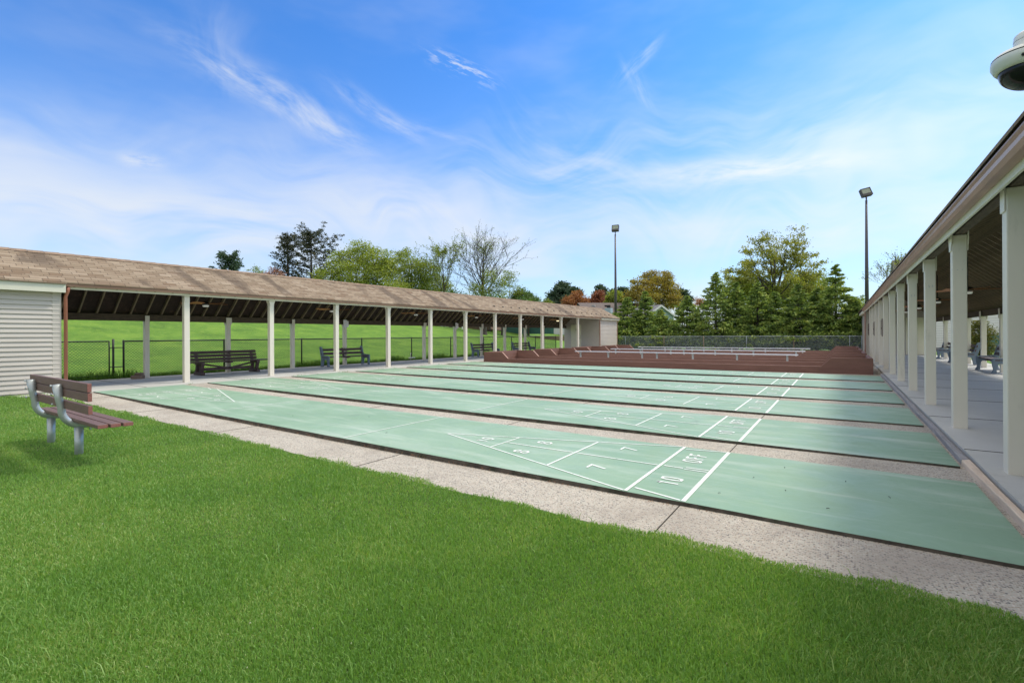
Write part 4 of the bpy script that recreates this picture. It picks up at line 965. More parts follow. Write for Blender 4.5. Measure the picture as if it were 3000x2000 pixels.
def conifer(kind, px, top, d, wpx, mat_, label, seed=1, layers=22, ls=.30, nper=130, shape=1.0, spire=.12, trunk=.13, group=None, irregular=.15, gz=None, base=.02, cat='tree', flat=.5, P=None, tight=False):
    g = np.random.default_rng(seed * 7 + 1); P = P or at(px, 980, d); T = at(px, top, d).z; gz = zg(P.x, P.y) if gz is None else gz; H = T - gz; rW = wpx / FPX * d / 2
    root = empty(kind, (P.x, P.y, gz), label, cat, group); tm = MB(); tm.tube([(P.x, P.y, gz - .1), (P.x, P.y, gz + H * .5), (P.x, P.y, T - .02)], [trunk, trunk * .6, .012], 7, cap=False)
    C = []; D = []
    for i in range(layers):
        t = base + (1 - base) * (i + g.uniform(-.3, .3)) / layers; t = min(max(t, base), .99)
        rr = rW * (1 - t) ** shape * (1 - .25 * (t < .08)) * (g.uniform(.8, 1.15) if tight else 1); nb = max(3, int(8 * (1 - t) + 4)) if tight else max(3, int(10 * (1 - t) + 4)); ph = g.uniform(0, 6.28)
        for j in range(nb):
            a = ph + 2 * math.pi * j / nb + g.normal(0, .18); r1 = rr * g.uniform(1 - irregular * 2, 1 + irregular) + .06; z0_ = gz + H * min(.985, t + (g.normal(0, .55 / layers) if tight else 0)); zt = z0_ + r1 * g.uniform(.05, .38) * (1 - .3 * flat)
            e = Vector((P.x + r1 * math.cos(a), P.y + r1 * math.sin(a), zt)); s0 = Vector((P.x, P.y, z0_))
            tm.tube([s0, (s0 + e) / 2 - Vector((0, 0, .04 * r1)), e], [.02 * (1 - t) + .008, .012, .006], 3, cap=False)
            n = int(nper * (.35 + .65 * r1 / rW) / nb * 3.2) + 3; u = g.uniform(.45, 1.04, n) ** .6 if tight else g.uniform(.30, 1.05, n) ** .7
            sp = (.05 + .11 * r1) * (1.3 - .7 * u) if tight else (.10 + .20 * r1) * (1.1 - .5 * u)
            q = np.array(s0)[None, :] + (np.array(e) - np.array(s0))[None, :] * u[:, None] + g.normal(size=(n, 3)) * np.stack([sp, sp, sp * .42], 1)
            q[:, 2] -= .05 * u * r1
            C.append(q); D.append(np.tile(np.array([math.cos(a), math.sin(a), .12]), (n, 1)))
    tm.build('trunk', BARK, root, recalc=False); C = np.concatenate(C); D = np.concatenate(D)
    leaves('crown', mat_, root, C, g.uniform(.6, 1.35, len(C)) * ls, .42, droop=D, nseed=seed); return root
def lobed(kind, px, d, lobes, mat_, label, nleaf=9000, ls=.25, seed=1, tr=.2, cat='tree', holes=.0, group=None, twig=10, fill=.45):
    """broadleaf tree whose crown is a set of rounded masses (photo position, radius in photo pixels), spread in depth"""
    g = np.random.default_rng(seed * 31 + 3); P = at(px, 980, d); gz = zg(P.x, P.y); root = empty(kind, (P.x, P.y, gz), label, cat, group); tm = MB()
    cs = []; wmax = max(abs(l[0] - px) + l[2] for l in lobes) / FPX * d
    for lx, ly, lr in lobes:
        R0 = lr / FPX * d; lim = math.sqrt(max(.1, 1 - (abs(lx - px) / FPX * d / wmax) ** 2)) * wmax * .55
        cs.append((at(lx, ly, d + g.uniform(-1, 1) * lim), R0))
    zc = sum(c.z for c, _ in cs) / len(cs); tp = Vector((P.x, P.y, gz + (zc - gz) * .45))
    tm.tube([(P.x, P.y, gz - .1), (P.x + .08, P.y, (gz + tp.z) / 2), tuple(tp)], [tr * 1.25, tr, tr * .85], 9, cap=False); C = []
    wts = np.array([r ** 2 for _, r in cs]); wts /= wts.sum()
    for (c, R0), wt in zip(cs, wts):
        mid = (tp + c) / 2 + Vector((g.normal(0, .3), g.normal(0, .3), .2)); tm.tube([tp, mid, c], [tr * .5, tr * .3, tr * .12], 6, cap=False)
        for k in range(twig):
            dv = Vector(g.normal(size=3)).normalized(); dv.z = abs(dv.z) * .7 + dv.z * .3; e = c + dv * R0 * 1.05; mm = c + dv * R0 * .5 + Vector(g.normal(0, .1, 3))
            tm.tube([mid + (c - mid) * .8, mm, e], [tr * .14, tr * .09, .01], 4, cap=False)
        nc = int(nleaf * 1.7 * wt / 22)
        for k in range(nc):
            dv = g.normal(size=3); dv /= np.linalg.norm(dv); q = np.array(c) + dv * R0 * g.uniform(fill, 1.12) * np.array([1, 1, .92])
            if mnoise.noise(Vector(q * .9) + Vector((seed, 0, 0))) < -.5 + holes: continue
            sg = .16 + .10 * R0; C.append(q + g.normal(size=(int(g.integers(12, 32)), 3)) * np.array([sg, sg, sg * .5]))
    tm.build('trunk', BARK, root, smooth=True, recalc=False); C = np.concatenate(C); leaves('crown', mat_, root, C, g.uniform(.6, 1.3, len(C)) * ls, .65, nseed=seed); return root
def leader_tree(kind, px, top, d, wpx, mat_, nl, label, seed=1, tr=.2, ls=.15, nbr=26, start=.22, ang=.62, depth=3, minr=.012, bend=.3, oval=.55):
    """tree with a running leader and ascending side limbs"""
    g = np.random.default_rng(seed); P = at(px, 980, d); T = at(px, top, d).z; gz = zg(P.x, P.y); H = T - gz; W = wpx / FPX * d / 2; root = empty(kind, (P.x, P.y, gz), label, 'tree'); tm = MB(); tips = []
    pts = []; rs = []
    for i in range(9):
        t = i / 8; pts.append(Vector((P.x + .12 * math.sin(t * 5 + seed), P.y + .1 * math.cos(t * 4), gz - .1 + H * t))); rs.append(tr * (1 - t) ** .8 + .012)
    tm.tube(pts, rs, 8, cap=False)
    for j in range(nbr):
        t = start + (1 - start - .04) * (j + g.uniform(0, .8)) / nbr; i = min(7, int(t * 8)); p = pts[i].lerp(pts[i + 1], t * 8 - i); a = j * 2.4 + g.normal(0, .3)
        prof = max(.12, math.sin(math.pi * min(1, ((t - start) / (1 - start)) ** oval * .92 + .08)))
        L = W * prof / math.sin(ang) * g.uniform(.75, 1.15); an = ang * g.uniform(.75, 1.15); dd = Vector((math.cos(a) * math.sin(an), math.sin(a) * math.sin(an), math.cos(an)))
        L = min(L, (T - p.z) * 1.02 + .3)
        def limb(p, dd, L, r, dep):
            q = p; pp = [p]; v = dd.copy()
            for k in range(4):
                v = (v + Vector((g.normal(0, .11), g.normal(0, .11), g.normal(0, .06) + bend * .12))).normalized(); q = q + v * L / 4; pp.append(q)
            tm.tube(pp, [r, r * .8, r * .6, r * .42, max(r * .25, minr * .6)], 5 if r < .05 else 6, cap=False)
            if dep <= 1: tips.extend(pp[2:])
            if dep == 0: return
            for m in range(5):
                b = pp[1 + m % 4] if m < 4 else pp[4]; ax = Vector(g.normal(size=3)); ax = (ax - v * ax.dot(v)).normalized(); aa = g.uniform(.35, .8)
                limb(b, (v * math.cos(aa) + ax * math.sin(aa) + Vector((0, 0, .12))).normalized(), L * g.uniform(.32, .55), max(r * .5, minr), dep - 1)
        limb(p, dd, L, max(.03, tr * .42 * (1 - t * .8)), depth - 1)
    kz = H / (max(v[2] for v in tm.v) - gz); tm.v = [(v[0], v[1], gz + (v[2] - gz) * kz) for v in tm.v]
    tm.build('trunk', BARK, root, recalc=False); tp = np.array([(t.x, t.y, gz + (t.z - gz) * kz) for t in tips])
    if nl: C = tp[g.integers(0, len(tp), nl)] + g.normal(0, .10, (nl, 3)); leaves('crown', mat_, root, C, g.uniform(.6, 1.3, nl) * ls, .7, nseed=seed)
    return root
def ragged(kind, px, top, d, wpx, label, seed=1, side=0., nb=60, mat_=None, ls=.30, low=.15, minw=.25):
    """old spruce: upswept, unequal boughs hung with tufts, sky showing between them"""
    g = np.random.default_rng(seed); P = at(px, 980, d); T = at(px, top, d).z; gz = zg(P.x, P.y); H = T - gz; W = wpx / FPX * d / 2; root = empty(kind, (P.x, P.y, gz), label, 'tree'); tm = MB(); C = []; D = []
    tm.tube([(P.x, P.y, gz - .1), (P.x + .1, P.y, gz + H * .5), (P.x, P.y, T)], [.26, .16, .03], 8, cap=False)
    for j in range(nb):
        t = low + (1 - low) * (j + g.uniform(0, .9)) / nb; a = j * 2.4 + g.normal(0, .35); p = Vector((P.x, P.y, gz + H * t * .97)); sd_ = 1 + side * (math.cos(a) * RT.x + math.sin(a) * RT.y)
        L = W * (minw + (1 - minw) * (1 - t) ** .55) * sd_ * (g.uniform(.45, 1.15) if j % 3 else g.uniform(.9, 1.25)); q = p; pp = [p]; v = Vector((math.cos(a), math.sin(a), .05 + .35 * t))
        for k in range(6):
            v = (v + Vector((g.normal(0, .08), g.normal(0, .08), .085))).normalized(); q = q + v * L / 6; pp.append(q)
            if k >= 1 or t > .75:
                for m in range(3):
                    n = int(g.integers(6, 15)); o_ = Vector((g.normal(0, .16), g.normal(0, .16), g.normal(-.10, .10))); C.append(np.array(q + o_) + g.normal(size=(n, 3)) * np.array([.16, .16, .09])); D.append(np.tile(np.array([v.x, v.y, v.z * .4 - .25]), (n, 1)))
        tm.tube(pp, [.055 * (1 - t) + .02, .045 * (1 - t) + .018, .03, .025, .02, .015, .01], 4, cap=False)
    C = np.concatenate(C); kz = H / (np.quantile(C[:, 2], .9995) - gz); C[:, 2] = gz + (C[:, 2] - gz) * kz; tm.v = [(v[0], v[1], gz + (v[2] - gz) * kz) for v in tm.v]
    tm.build('trunk', BARK, root, recalc=False); D = np.concatenate(D); leaves('crown', mat_ or LM['spruce'], root, C, g.uniform(.6, 1.4, len(C)) * ls, .5, droop=D, nseed=seed); return root
# conifer row behind the far fence
arbs = [(1838, 868, 150, 0), (1890, 852, 125, .3), (1936, 908, 110, -1.0), (2013, 866, 150, 0), (2097, 796, 165, -.2), (2158, 826, 140, .3), (2219, 826, 150, -.3), (2272, 854, 130, .2), (2339, 830, 155, -.3), (2393, 842, 125, .3), (2449, 774, 180, -.1), (2500, 866, 130, -.4), (1795, 925, 100, .3)]
arbs = [(px, top, (38.6 + o_ + 3.73) / (math.cos(YAW) + math.sin(YAW) * (px - 1500) / FPX), w_) for px, top, w_, o_ in arbs]
anames = ['small-topped conifer left of the blue gable', 'twin-pointed conifer just left of the blue gable', 'low conifer in front of the blue gable house', 'broad conifer just right of the blue gable', 'tall spired conifer left of the big spreading tree', 'conifer with blunt top under the left of the spreading tree', 'conifer under the middle of the spreading tree', 'short conifer with grey roof showing behind it', 'conifer below the right limbs of the spreading tree', 'slim pale conifer next to the tallest one', 'tallest conifer, near the right flood light pole', 'last conifer at the right end beside the siding room', 'first low conifer at the left end by the siding corner']
for i, (px, top, d, wp) in enumerate(arbs):
    conifer('conifer_tree', px, top, d, wp * 1.22, LM['arb'], anames[i] + ', row behind the fence', seed=20 + i, layers=36, ls=.20, nper=210, shape=1.05, irregular=.24, tight=True, group='row of conifers behind the galvanised fence', gz=-.06)
# left group
ragged('pine_tree', 672, 735, 70, 118, 'small dark pine at the left end of the tree line', seed=51, nb=64, mat_=LM['pine'], ls=.26, minw=.5)
lobed('sapling', 742, 68, [(742, 795, 20), (725, 812, 18), (760, 808, 18)], LM['g'], 'small pale sapling right of the small dark pine', 900, .2, 61, tr=.08, holes=.35)
lobed('redbud_tree', 795, 62, [(780, 808, 16), (805, 800, 18), (822, 808, 12), (765, 812, 12)], LM['pink'], 'low pink flowering tree peeking over the left roof', 2200, .16, 62, tr=.1, holes=.2)
ragged('spruce_tree', 843, 684, 64, 110, 'narrow dark spruce left of the tall irregular one', seed=52, nb=54, ls=.22, minw=.28)
ragged('spruce_tree', 912, 660, 66, 265, 'tall dark spruce with ragged upswept boughs', seed=53, side=.30, nb=84, ls=.24, minw=.26)
lobed('maple_tree', 1065, 60, [(1062, 738, 40), (1010, 768, 44), (1105, 768, 48), (965, 812, 40), (1040, 808, 60), (1118, 822, 62), (1155, 858, 46), (1000, 858, 52), (1075, 870, 60), (955, 850, 30), (1140, 790, 36)], LM['yg'], 'broad yellow green maple, fullest crown above the left roof', 26000, .20, 3, tr=.25)
lobed('maple_tree', 1215, 66, [(1205, 780, 42), (1250, 792, 38), (1168, 752, 20), (1275, 835, 42), (1212, 838, 52), (1240, 870, 50), (1300, 862, 34), (1190, 740, 14)], LM['g'], 'green maple overlapping the right of the fullest one', 16000, .20, 4, tr=.22, holes=.08)
leader_tree('birch_tree', 1300, 690, 60, 150, LM['g'], 3600, 'slender half leafed tree between the green maple and the bare tree', seed=12, tr=.13, ls=.17, nbr=22, minr=.010)
leader_tree('ash_tree', 1418, 655, 58, 168, LM['g'], 2600, 'tall nearly bare tree with fanning branches', seed=21, tr=.24, ls=.13, nbr=46, ang=.60, minr=.015, start=.26, bend=.5, oval=.75)
lobed('shrubby_tree', 1470, 56, [(1440, 815, 26), (1490, 822, 30), (1465, 850, 34), (1510, 850, 24), (1400, 850, 26)], LM['g'], 'low sparse green tree under the bare tree', 3200, .17, 14, tr=.1, holes=.3)
lobed('holly_tree', 1535, 58, [(1535, 872, 26), (1510, 882, 22), (1562, 885, 18), (1535, 895, 26)], LM['dg'], 'rounded dark green tree at the right of the bare tree', 6000, .19, 15, tr=.12)
lobed('shrub', 1600, 75, [(1600, 888, 12), (1590, 892, 9)], LM['g'], 'tiny pale green treetop before the dark pine', 700, .2, 16, cat='shrub', tr=.05)
lobed('pine_tree', 1652, 85, [(1650, 848, 24), (1625, 868, 20), (1678, 860, 22), (1640, 885, 26), (1665, 890, 26), (1615, 890, 16)], LM['pine'], 'broad dark blue green pine behind the orange tree', 9000, .36, 54, tr=.2)
lobed('plum_tree', 1690, 78, [(1690, 872, 20), (1668, 885, 18), (1712, 884, 18), (1690, 895, 20)], LM['orange'], 'orange brown tree behind the brown roofed house', 5000, .24, 17, tr=.12, holes=.1)
lobed('pine_tree', 1760, 95, [(1760, 850, 15), (1752, 866, 14), (1768, 868, 14)], LM['pine'], 'small dark pine top behind the red tree', 2600, .36, 55, tr=.1)
lobed('plum_tree', 1756, 80, [(1756, 872, 20), (1738, 885, 16), (1774, 886, 16), (1756, 895, 20)], LM['red'], 'dark red tree left of the left flood light pole', 5000, .24, 18, tr=.12)
lobed('pine_tree', 1826, 92, [(1824, 854, 16), (1815, 872, 16), (1836, 870, 14), (1796, 858, 11)], LM['pine'], 'dark pine just right of the left flood light pole', 3000, .36, 56, tr=.12)
lobed('maple_tree', 1806, 76, [(1800, 868, 18), (1815, 882, 20), (1790, 888, 16)], LM['yg'], 'small yellow green tree behind the left flood light pole', 4200, .22, 19, tr=.1)
lobed('oak_tree', 1912, 70, [(1905, 815, 24), (1948, 818, 26), (1875, 835, 24), (1925, 845, 38), (1965, 850, 26), (1850, 868, 26), (1890, 872, 36), (1950, 880, 36), (1975, 880, 20), (1855, 825, 8)], LM['bronze'], 'tall golden brown tree above the blue gable', 15000, .22, 5, tr=.25, holes=.14)
lobed('pine_tree', 1999, 88, [(1999, 862, 16), (1988, 878, 16), (2012, 876, 16), (2000, 892, 18)], LM['pine'], 'dark pine behind the conifer right of the blue gable', 4000, .34, 57, tr=.12)
lobed('sapling', 2054, 85, [(2050, 885, 16), (2064, 895, 14)], LM['orange'], 'small reddish tree left of the tall spired conifer', 1500, .2, 63, tr=.08, holes=.3)
# big spreading tree on the right
def spreading():
    g = np.random.default_rng(77); d = 64; P = at(2268, 980, d); T = at(2330, 677, d).z; gz = zg(P.x, P.y); H = T - gz
    root = empty('oak_tree', (P.x, P.y, gz), 'tallest spreading yellow green tree with visible limbs above the conifer row', 'tree'); tm = MB()
    th = gz + H * .42; tm.tube([(P.x, P.y, gz - .1), (P.x, P.y, gz + H * .2), (P.x + .1, P.y, th)], [.34, .28, .22], 10, cap=False)
    ends = [(2345, 680, 1.0), (2310, 700, .8), (2245, 690, 1.1), (2275, 720, .8), (2215, 700, .8), (2190, 735, .8), (2175, 765, .75), (2230, 745, 1.), (2360, 720, .9), (2372, 745, .8), (2400, 775, .9), (2412, 800, .7), (2340, 770, 1.), (2300, 760, 1.), (2140, 795, .8), (2122, 815, .5), (2200, 790, 1.0), (2375, 810, 1.), (2255, 800, .9), (2320, 820, 1.), (2165, 830, 1.1), (2380, 850, 1.1), (2240, 850, 1.1), (2310, 865, 1.1), (2430, 850, .6)]
    Cs = []
    for px, py, R0 in ends:
        e = at(px, py, d + g.normal(0, 2.2)); s0 = Vector((P.x + .05, P.y, gz + H * g.uniform(.28, .5))); mid = s0 + (e - s0) * .5 + Vector((g.normal(0, .3), g.normal(0, .3), .5))
        tm.tube([s0, mid, e], [.13, .075, .025], 6, cap=False)
        for k in range(14):
            st = mid + (e - mid) * g.uniform(.1, 1.); dv = Vector((g.normal(), g.normal(), abs(g.normal()) * .8)).normalized(); q = st + dv * R0 * g.uniform(.6, 1.7)
            tm.tube([st, (st + q) / 2 + Vector((0, 0, .08)), q], [.03, .018, .01], 3, cap=False)
            for m in range(3):
                c = st + (q - st) * g.uniform(.45, 1.1); n = int(g.integers(10, 24)); Cs.append(np.array(c) + g.normal(size=(n, 3)) * np.array([.30, .30, .17]))
    tm.build('trunk', BARK, root, recalc=False); C = np.concatenate(Cs); leaves('crown', LM['gold'], root, C, g.uniform(.6, 1.3, len(C)) * .26, .6, nseed=9)
spreading()
lobed('maple_tree', 2190, 68, [(2150, 845, 42), (2200, 838, 44), (2240, 862, 46), (2130, 875, 36), (2190, 882, 50), (2290, 872, 36)], LM['yg'], 'yellow green tree filling in behind the left conifers of the row', 12000, .24, 31, tr=.16, holes=.05)
lobed('maple_tree', 2380, 70, [(2345, 840, 36), (2385, 835, 42), (2425, 858, 34), (2360, 875, 48), (2410, 885, 40), (2310, 870, 38)], LM['yg'], 'yellow green tree filling in behind the right conifers of the row', 12000, .24, 32, tr=.16, holes=.05)
lobed('maple_tree', 2515, 80, [(2505, 905, 18), (2525, 902, 18), (2540, 912, 14)], LM['g'], 'rounded green tree low beside the right flood light pole', 3600, .26, 33, tr=.1)
bare('sapling', 2642, 735, 34, 'thin leafy twigs showing above the right pavilion gutter', LM['g'], 900, depth=5, seed=64, tr=.07, ls=.10, minr=.008, spread=.4)
# trees on the hill seen under the left roof
for i, (px, by, d, lab) in enumerate(((1419, 978, 52, 'thick tree trunk on the lawn beyond the left pavilion'), (1435, 975, 60, 'thin tree trunk right of the thick one'), (1483, 972, 66, 'tree trunk before the dark screen'), (1548, 980, 62, 'tree trunk beside the spreading low branches'), (1320, 958, 58, 'dark trunk at the top of the hill'))):
    P = at(px, by, d); gz = zg(P.x, P.y); r = (.24, .09, .12, .12, .16)[i]
    root = empty('tree', (P.x, P.y, gz), lab, 'tree', 'trees on the lawn beyond the left pavilion'); t = MB(); t.tube([(P.x, P.y, gz - .1), (P.x, P.y, gz + .3), (P.x + .1, P.y, gz + 2.6), (P.x, P.y, gz + 3.6)], [r * 1.6, r * 1.1, r * .9, r * .6], 9, cap=False)
    g = np.random.default_rng(i + 90)
    C = []
    for k in range(60):
        a = g.uniform(0, 6.28); rr = g.uniform(.3, 2.2); e = Vector((P.x + rr * math.cos(a), P.y + rr * math.sin(a), gz + 2.4 + g.uniform(0, 1.8)))
        if k % 4 == 0: t.tube([(P.x, P.y, gz + g.uniform(1.6, 3)), tuple((Vector((P.x, P.y, gz + 2.6)) + e) / 2), tuple(e)], [.05, .03, .012], 4, cap=False)
        C.append(np.array(e) + g.normal(size=(24, 3)) * .30)
    t.build('trunk', BARK, root, recalc=False); C = np.concatenate(C); leaves('crown', LM['dg'], root, C, g.uniform(.6, 1.3, len(C)) * .22, .6, nseed=i + 3)
P = at(1497, 984, 64); b = MB(); b.box(P.x - 7.0, P.x + 6.5, P.y, P.y + .03, zg(P.x, P.y) - .2, zg(P.x, P.y) + 2.2); o = b.build('windscreen_fence', SCREEN); tag(o, 'dark green windscreen fence behind the trees, seen under the left roof', 'fence')
P = at(1372, 956, 62); b = MB(); gz = zg(P.x, P.y)
b.prism([(P.x - 5, gz - .3), (P.x + 4, gz - .3), (P.x + 3.2, gz + .3), (P.x + 1, gz + .5), (P.x - 4, gz + .35)], 'y', P.y, P.y + 2.4); o = b.build('mulch_bed', CORTEN, bevel=.1); tag(o, 'brown mulch bed on top of the grass hill, seen under the left roof', 'garden bed')
P = at(1357, 961, 56); gz = zg(P.x, P.y); b = MB(); b.box(P.x - .22, P.x - .12, P.y, P.y + .1, gz - .1, gz + .75); b.box(P.x + .12, P.x + .2, P.y, P.y + .08, gz - .1, gz + .35); b.box(P.x - .12, P.x + .2, P.y + .02, P.y + .07, gz + .35, gz + .45)
o = b.build('lawn_sign', WHITES); tag(o, 'small white post sign on top of the grass hill', 'sign')
P = at(1612, 972, 58); gz = zg(P.x, P.y); b = MB(); b.box(P.x - 4.5, P.x + 2.6, P.y, P.y + .4, gz - .2, gz + .42); o = b.build('retaining_wall', simple('tan_block', (.22, .17, .12), .9, .2, 4, .3, 20), bevel=.02); tag(o, 'low brown retaining wall on the lawn beyond the far end of the left pavilion', 'retaining wall')
P = at(1612, 962, 74); gz = zg(P.x, P.y); hr = empty('house', (P.x, P.y, gz), 'low white house far beyond the retaining wall, seen under the left roof', 'house')
b = MB(); b.box(P.x - 6, P.x + 4, P.y, P.y + 6, gz - .2, gz + 1.9); b.build('wall', WHITES, hr); b = MB(); b.prism([(P.y - .4, gz + 1.9), (P.y + 6.4, gz + 1.9), (P.y + 3, gz + 3.2)], 'x', P.x - 6.4, P.x + 4.4); b.build('roof', ROOFD, hr)
# ------------------------------------------------------------------ houses
def gable_house(name, px0, px1, d, ridge_py, eave_py, walls, roof, label, yaw=0., depth=8., vents=0, extra=None):
    a = at(px0, ridge_py, d); c = at(px1, ridge_py, d); mid = (a + c) / 2; L = (c - a).length; e = at((px0 + px1) / 2, eave_py, d); gz = zg(mid.x, mid.y)
    root = empty(name, (mid.x, mid.y, gz), label, 'house'); ang = math.atan2(c.y - a.y, c.x - a.x)
    zr, ze = mid.z, e.z; hw = (zr - ze) * 2.4
    m3 = Matrix.Rotation(ang + yaw, 3, 'Z')
    def P(x, y, z): v = m3 @ Vector((x, y, 0)); return (mid.x + v.x, mid.y + v.y, z)
    b = MB(); n = L / 2
    b.add([P(-n, -hw, ze), P(n, -hw, ze), P(n, 0, zr), P(-n, 0, zr), P(-n, hw, ze), P(n, hw, ze), P(-n, -hw, ze - .12), P(n, -hw, ze - .12), P(n, 0, zr - .12), P(-n, 0, zr - .12), P(-n, hw, ze - .12), P(n, hw, ze - .12)],
          [(0, 1, 2, 3), (3, 2, 5, 4), (0, 6, 7, 1), (4, 5, 11, 10), (0, 3, 9, 6), (3, 4, 10, 9), (1, 7, 8, 2), (2, 8, 11, 5)])
    ro = b.build('roof', roof, root)
    b = MB(); q = hw - .35; r_ = n - .35
    vs = [P(-r_, -q, gz - .3), P(r_, -q, gz - .3), P(r_, q, gz - .3), P(-r_, q, gz - .3), P(-r_, -q, ze - .1), P(r_, -q, ze - .1), P(r_, q, ze - .1), P(-r_, q, ze - .1), P(-r_, 0, zr - .25), P(r_, 0, zr - .25)]
    b.add(vs, [(0, 1, 5, 4), (1, 2, 6, 9, 5), (2, 3, 7, 6), (3, 0, 4, 8, 7)]); wl = b.build('wall', walls, root)
    for k in range(vents):
        t = -n + L * (.18 + .72 * k / max(1, vents - 1)); y = -hw * .16; z = zr - (zr - ze) * .16; b = MB()
        p0 = Vector(P(t, y, z)); b.box(p0.x - .25, p0.x + .25, p0.y - .2, p0.y + .2, p0.z - .05, p0.z + .16); b.build('roof_vent', BLACK if k % 2 else simple('vent_grey', (.35, .35, .36)), ro)
    return root, P, (zr, ze, hw, n)
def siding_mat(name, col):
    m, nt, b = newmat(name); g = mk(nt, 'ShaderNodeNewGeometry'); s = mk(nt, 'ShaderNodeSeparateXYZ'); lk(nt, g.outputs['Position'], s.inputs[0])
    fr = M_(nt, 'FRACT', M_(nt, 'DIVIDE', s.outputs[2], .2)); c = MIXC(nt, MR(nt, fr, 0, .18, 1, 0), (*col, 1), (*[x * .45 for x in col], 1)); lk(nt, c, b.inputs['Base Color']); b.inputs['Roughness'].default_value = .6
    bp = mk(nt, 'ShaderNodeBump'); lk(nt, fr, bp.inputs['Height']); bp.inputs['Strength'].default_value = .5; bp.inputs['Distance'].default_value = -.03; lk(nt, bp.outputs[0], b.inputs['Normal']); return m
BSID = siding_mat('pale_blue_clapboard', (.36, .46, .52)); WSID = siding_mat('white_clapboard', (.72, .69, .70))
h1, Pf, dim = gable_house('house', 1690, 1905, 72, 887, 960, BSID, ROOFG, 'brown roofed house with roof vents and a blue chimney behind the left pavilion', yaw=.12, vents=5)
c0 = at(1780, 902, 66); b = MB(); b.box(c0.x - .42, c0.x + .42, c0.y, c0.y + .8, 1.5, c0.z); b.build('chimney', BSID, h1); b = MB(); b.tube([(c0.x, c0.y + .4, c0.z), (c0.x, c0.y + .4, c0.z + .42)], .24, 10); b.build('flue', BLACK, h1)
# blue gable facing the courts
ap = at(1933, 894, 60); ev = at(1977, 924, 60); gz = -.06; hw = abs((ev - ap).dot(RT)); h2 = empty('house', (ap.x, ap.y, gz), 'pale blue sided house with white gable trim between the conifers', 'house')
A = 0.25; ux = Vector((math.cos(YAW + A), math.sin(YAW + A), 0)); uy = Vector((-ux.y, ux.x, 0)); hw = hw / math.cos(A)
def hp(s, t, z): v = Vector((ap.x, ap.y, 0)) + ux * s + uy * t; return (v.x, v.y, z)
k = (ap.z - ev.z) / hw
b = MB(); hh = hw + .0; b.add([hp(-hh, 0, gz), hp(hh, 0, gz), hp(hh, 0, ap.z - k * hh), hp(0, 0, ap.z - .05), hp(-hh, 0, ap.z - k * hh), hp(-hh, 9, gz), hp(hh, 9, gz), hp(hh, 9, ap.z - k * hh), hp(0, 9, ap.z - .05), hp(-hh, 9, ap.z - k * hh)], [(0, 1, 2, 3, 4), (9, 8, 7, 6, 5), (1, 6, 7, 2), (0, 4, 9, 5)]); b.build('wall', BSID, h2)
b = MB(); e2 = hh + .35
for sg in (-1, 1): b.add([hp(0, -.35, ap.z + .08), hp(sg * e2, -.35, ap.z + .08 - k * e2), hp(sg * e2, 9.3, ap.z + .08 - k * e2), hp(0, 9.3, ap.z + .08), hp(0, -.35, ap.z), hp(sg * e2, -.35, ap.z - k * e2)], [(0, 1, 2, 3), (0, 4, 5, 1)])
b.build('roof', ROOFD, h2)
b = MB()
for sg in (-1, 1): b.bar(hp(0, -.37, ap.z - .06), hp(sg * e2, -.37, ap.z - .06 - k * e2), .06, .20)
b.build('rake_trim', WHITES, h2)
b = MB(); b.bar(hp(0, -.04, ap.z - 1.1), hp(0, -.04, ap.z - .45), .5, .05, uy); b.build('gable_vent', WHITES, h2)
h3, _, _ = gable_house('house', 2150, 2440, 70, 916, 965, BSID, ROOFD, 'grey roofed house hidden behind the right half of the conifer row', yaw=-.08)
c3_ = at(2292, 905, 68); b = MB(); b.tube([(c3_.x, c3_.y, c3_.z - 1.0), (c3_.x, c3_.y, c3_.z)], .14, 8); b.build('flue', GALV, h3)
# white sided house right of the right pavilion
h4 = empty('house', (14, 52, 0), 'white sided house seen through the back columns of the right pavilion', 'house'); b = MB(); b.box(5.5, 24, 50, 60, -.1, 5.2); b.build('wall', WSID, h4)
b = MB(); b.prism([(49.4, 5.2), (60.6, 5.2), (55, 8.2)], 'x', 5.0, 24.5); b.build('roof', ROOFD, h4)
# shrubs there
conifer('conifer_shrub', 2870, 935, 26.7, 78, leaf_mat('shrub_gold_green', [(.05, .08, .02), (.12, .14, .03), (.28, .24, .06)], .3, 2.5), 'bushy gold tipped conifer shrub behind the right pavilion', seed=71, layers=16, ls=.11, nper=150, shape=.5, irregular=.3, gz=-.05, cat='shrub', trunk=.05)
conifer('conifer_shrub', 2833, 985, 30, 50, LM['arb'], 'small dark conifer shrub left of the gold tipped one', seed=72, layers=12, ls=.12, nper=120, shape=.45, irregular=.3, gz=-.05, cat='shrub', trunk=.05)
broadleaf('flowering_shrub', 2940, 966, 42.5, 70, LM['yellow'], 'bright yellow shrub above the green windscreen', 'shrub', lobes=6, nleaf=2600, ls=.13, seed=73, low=.1, tr=.04)
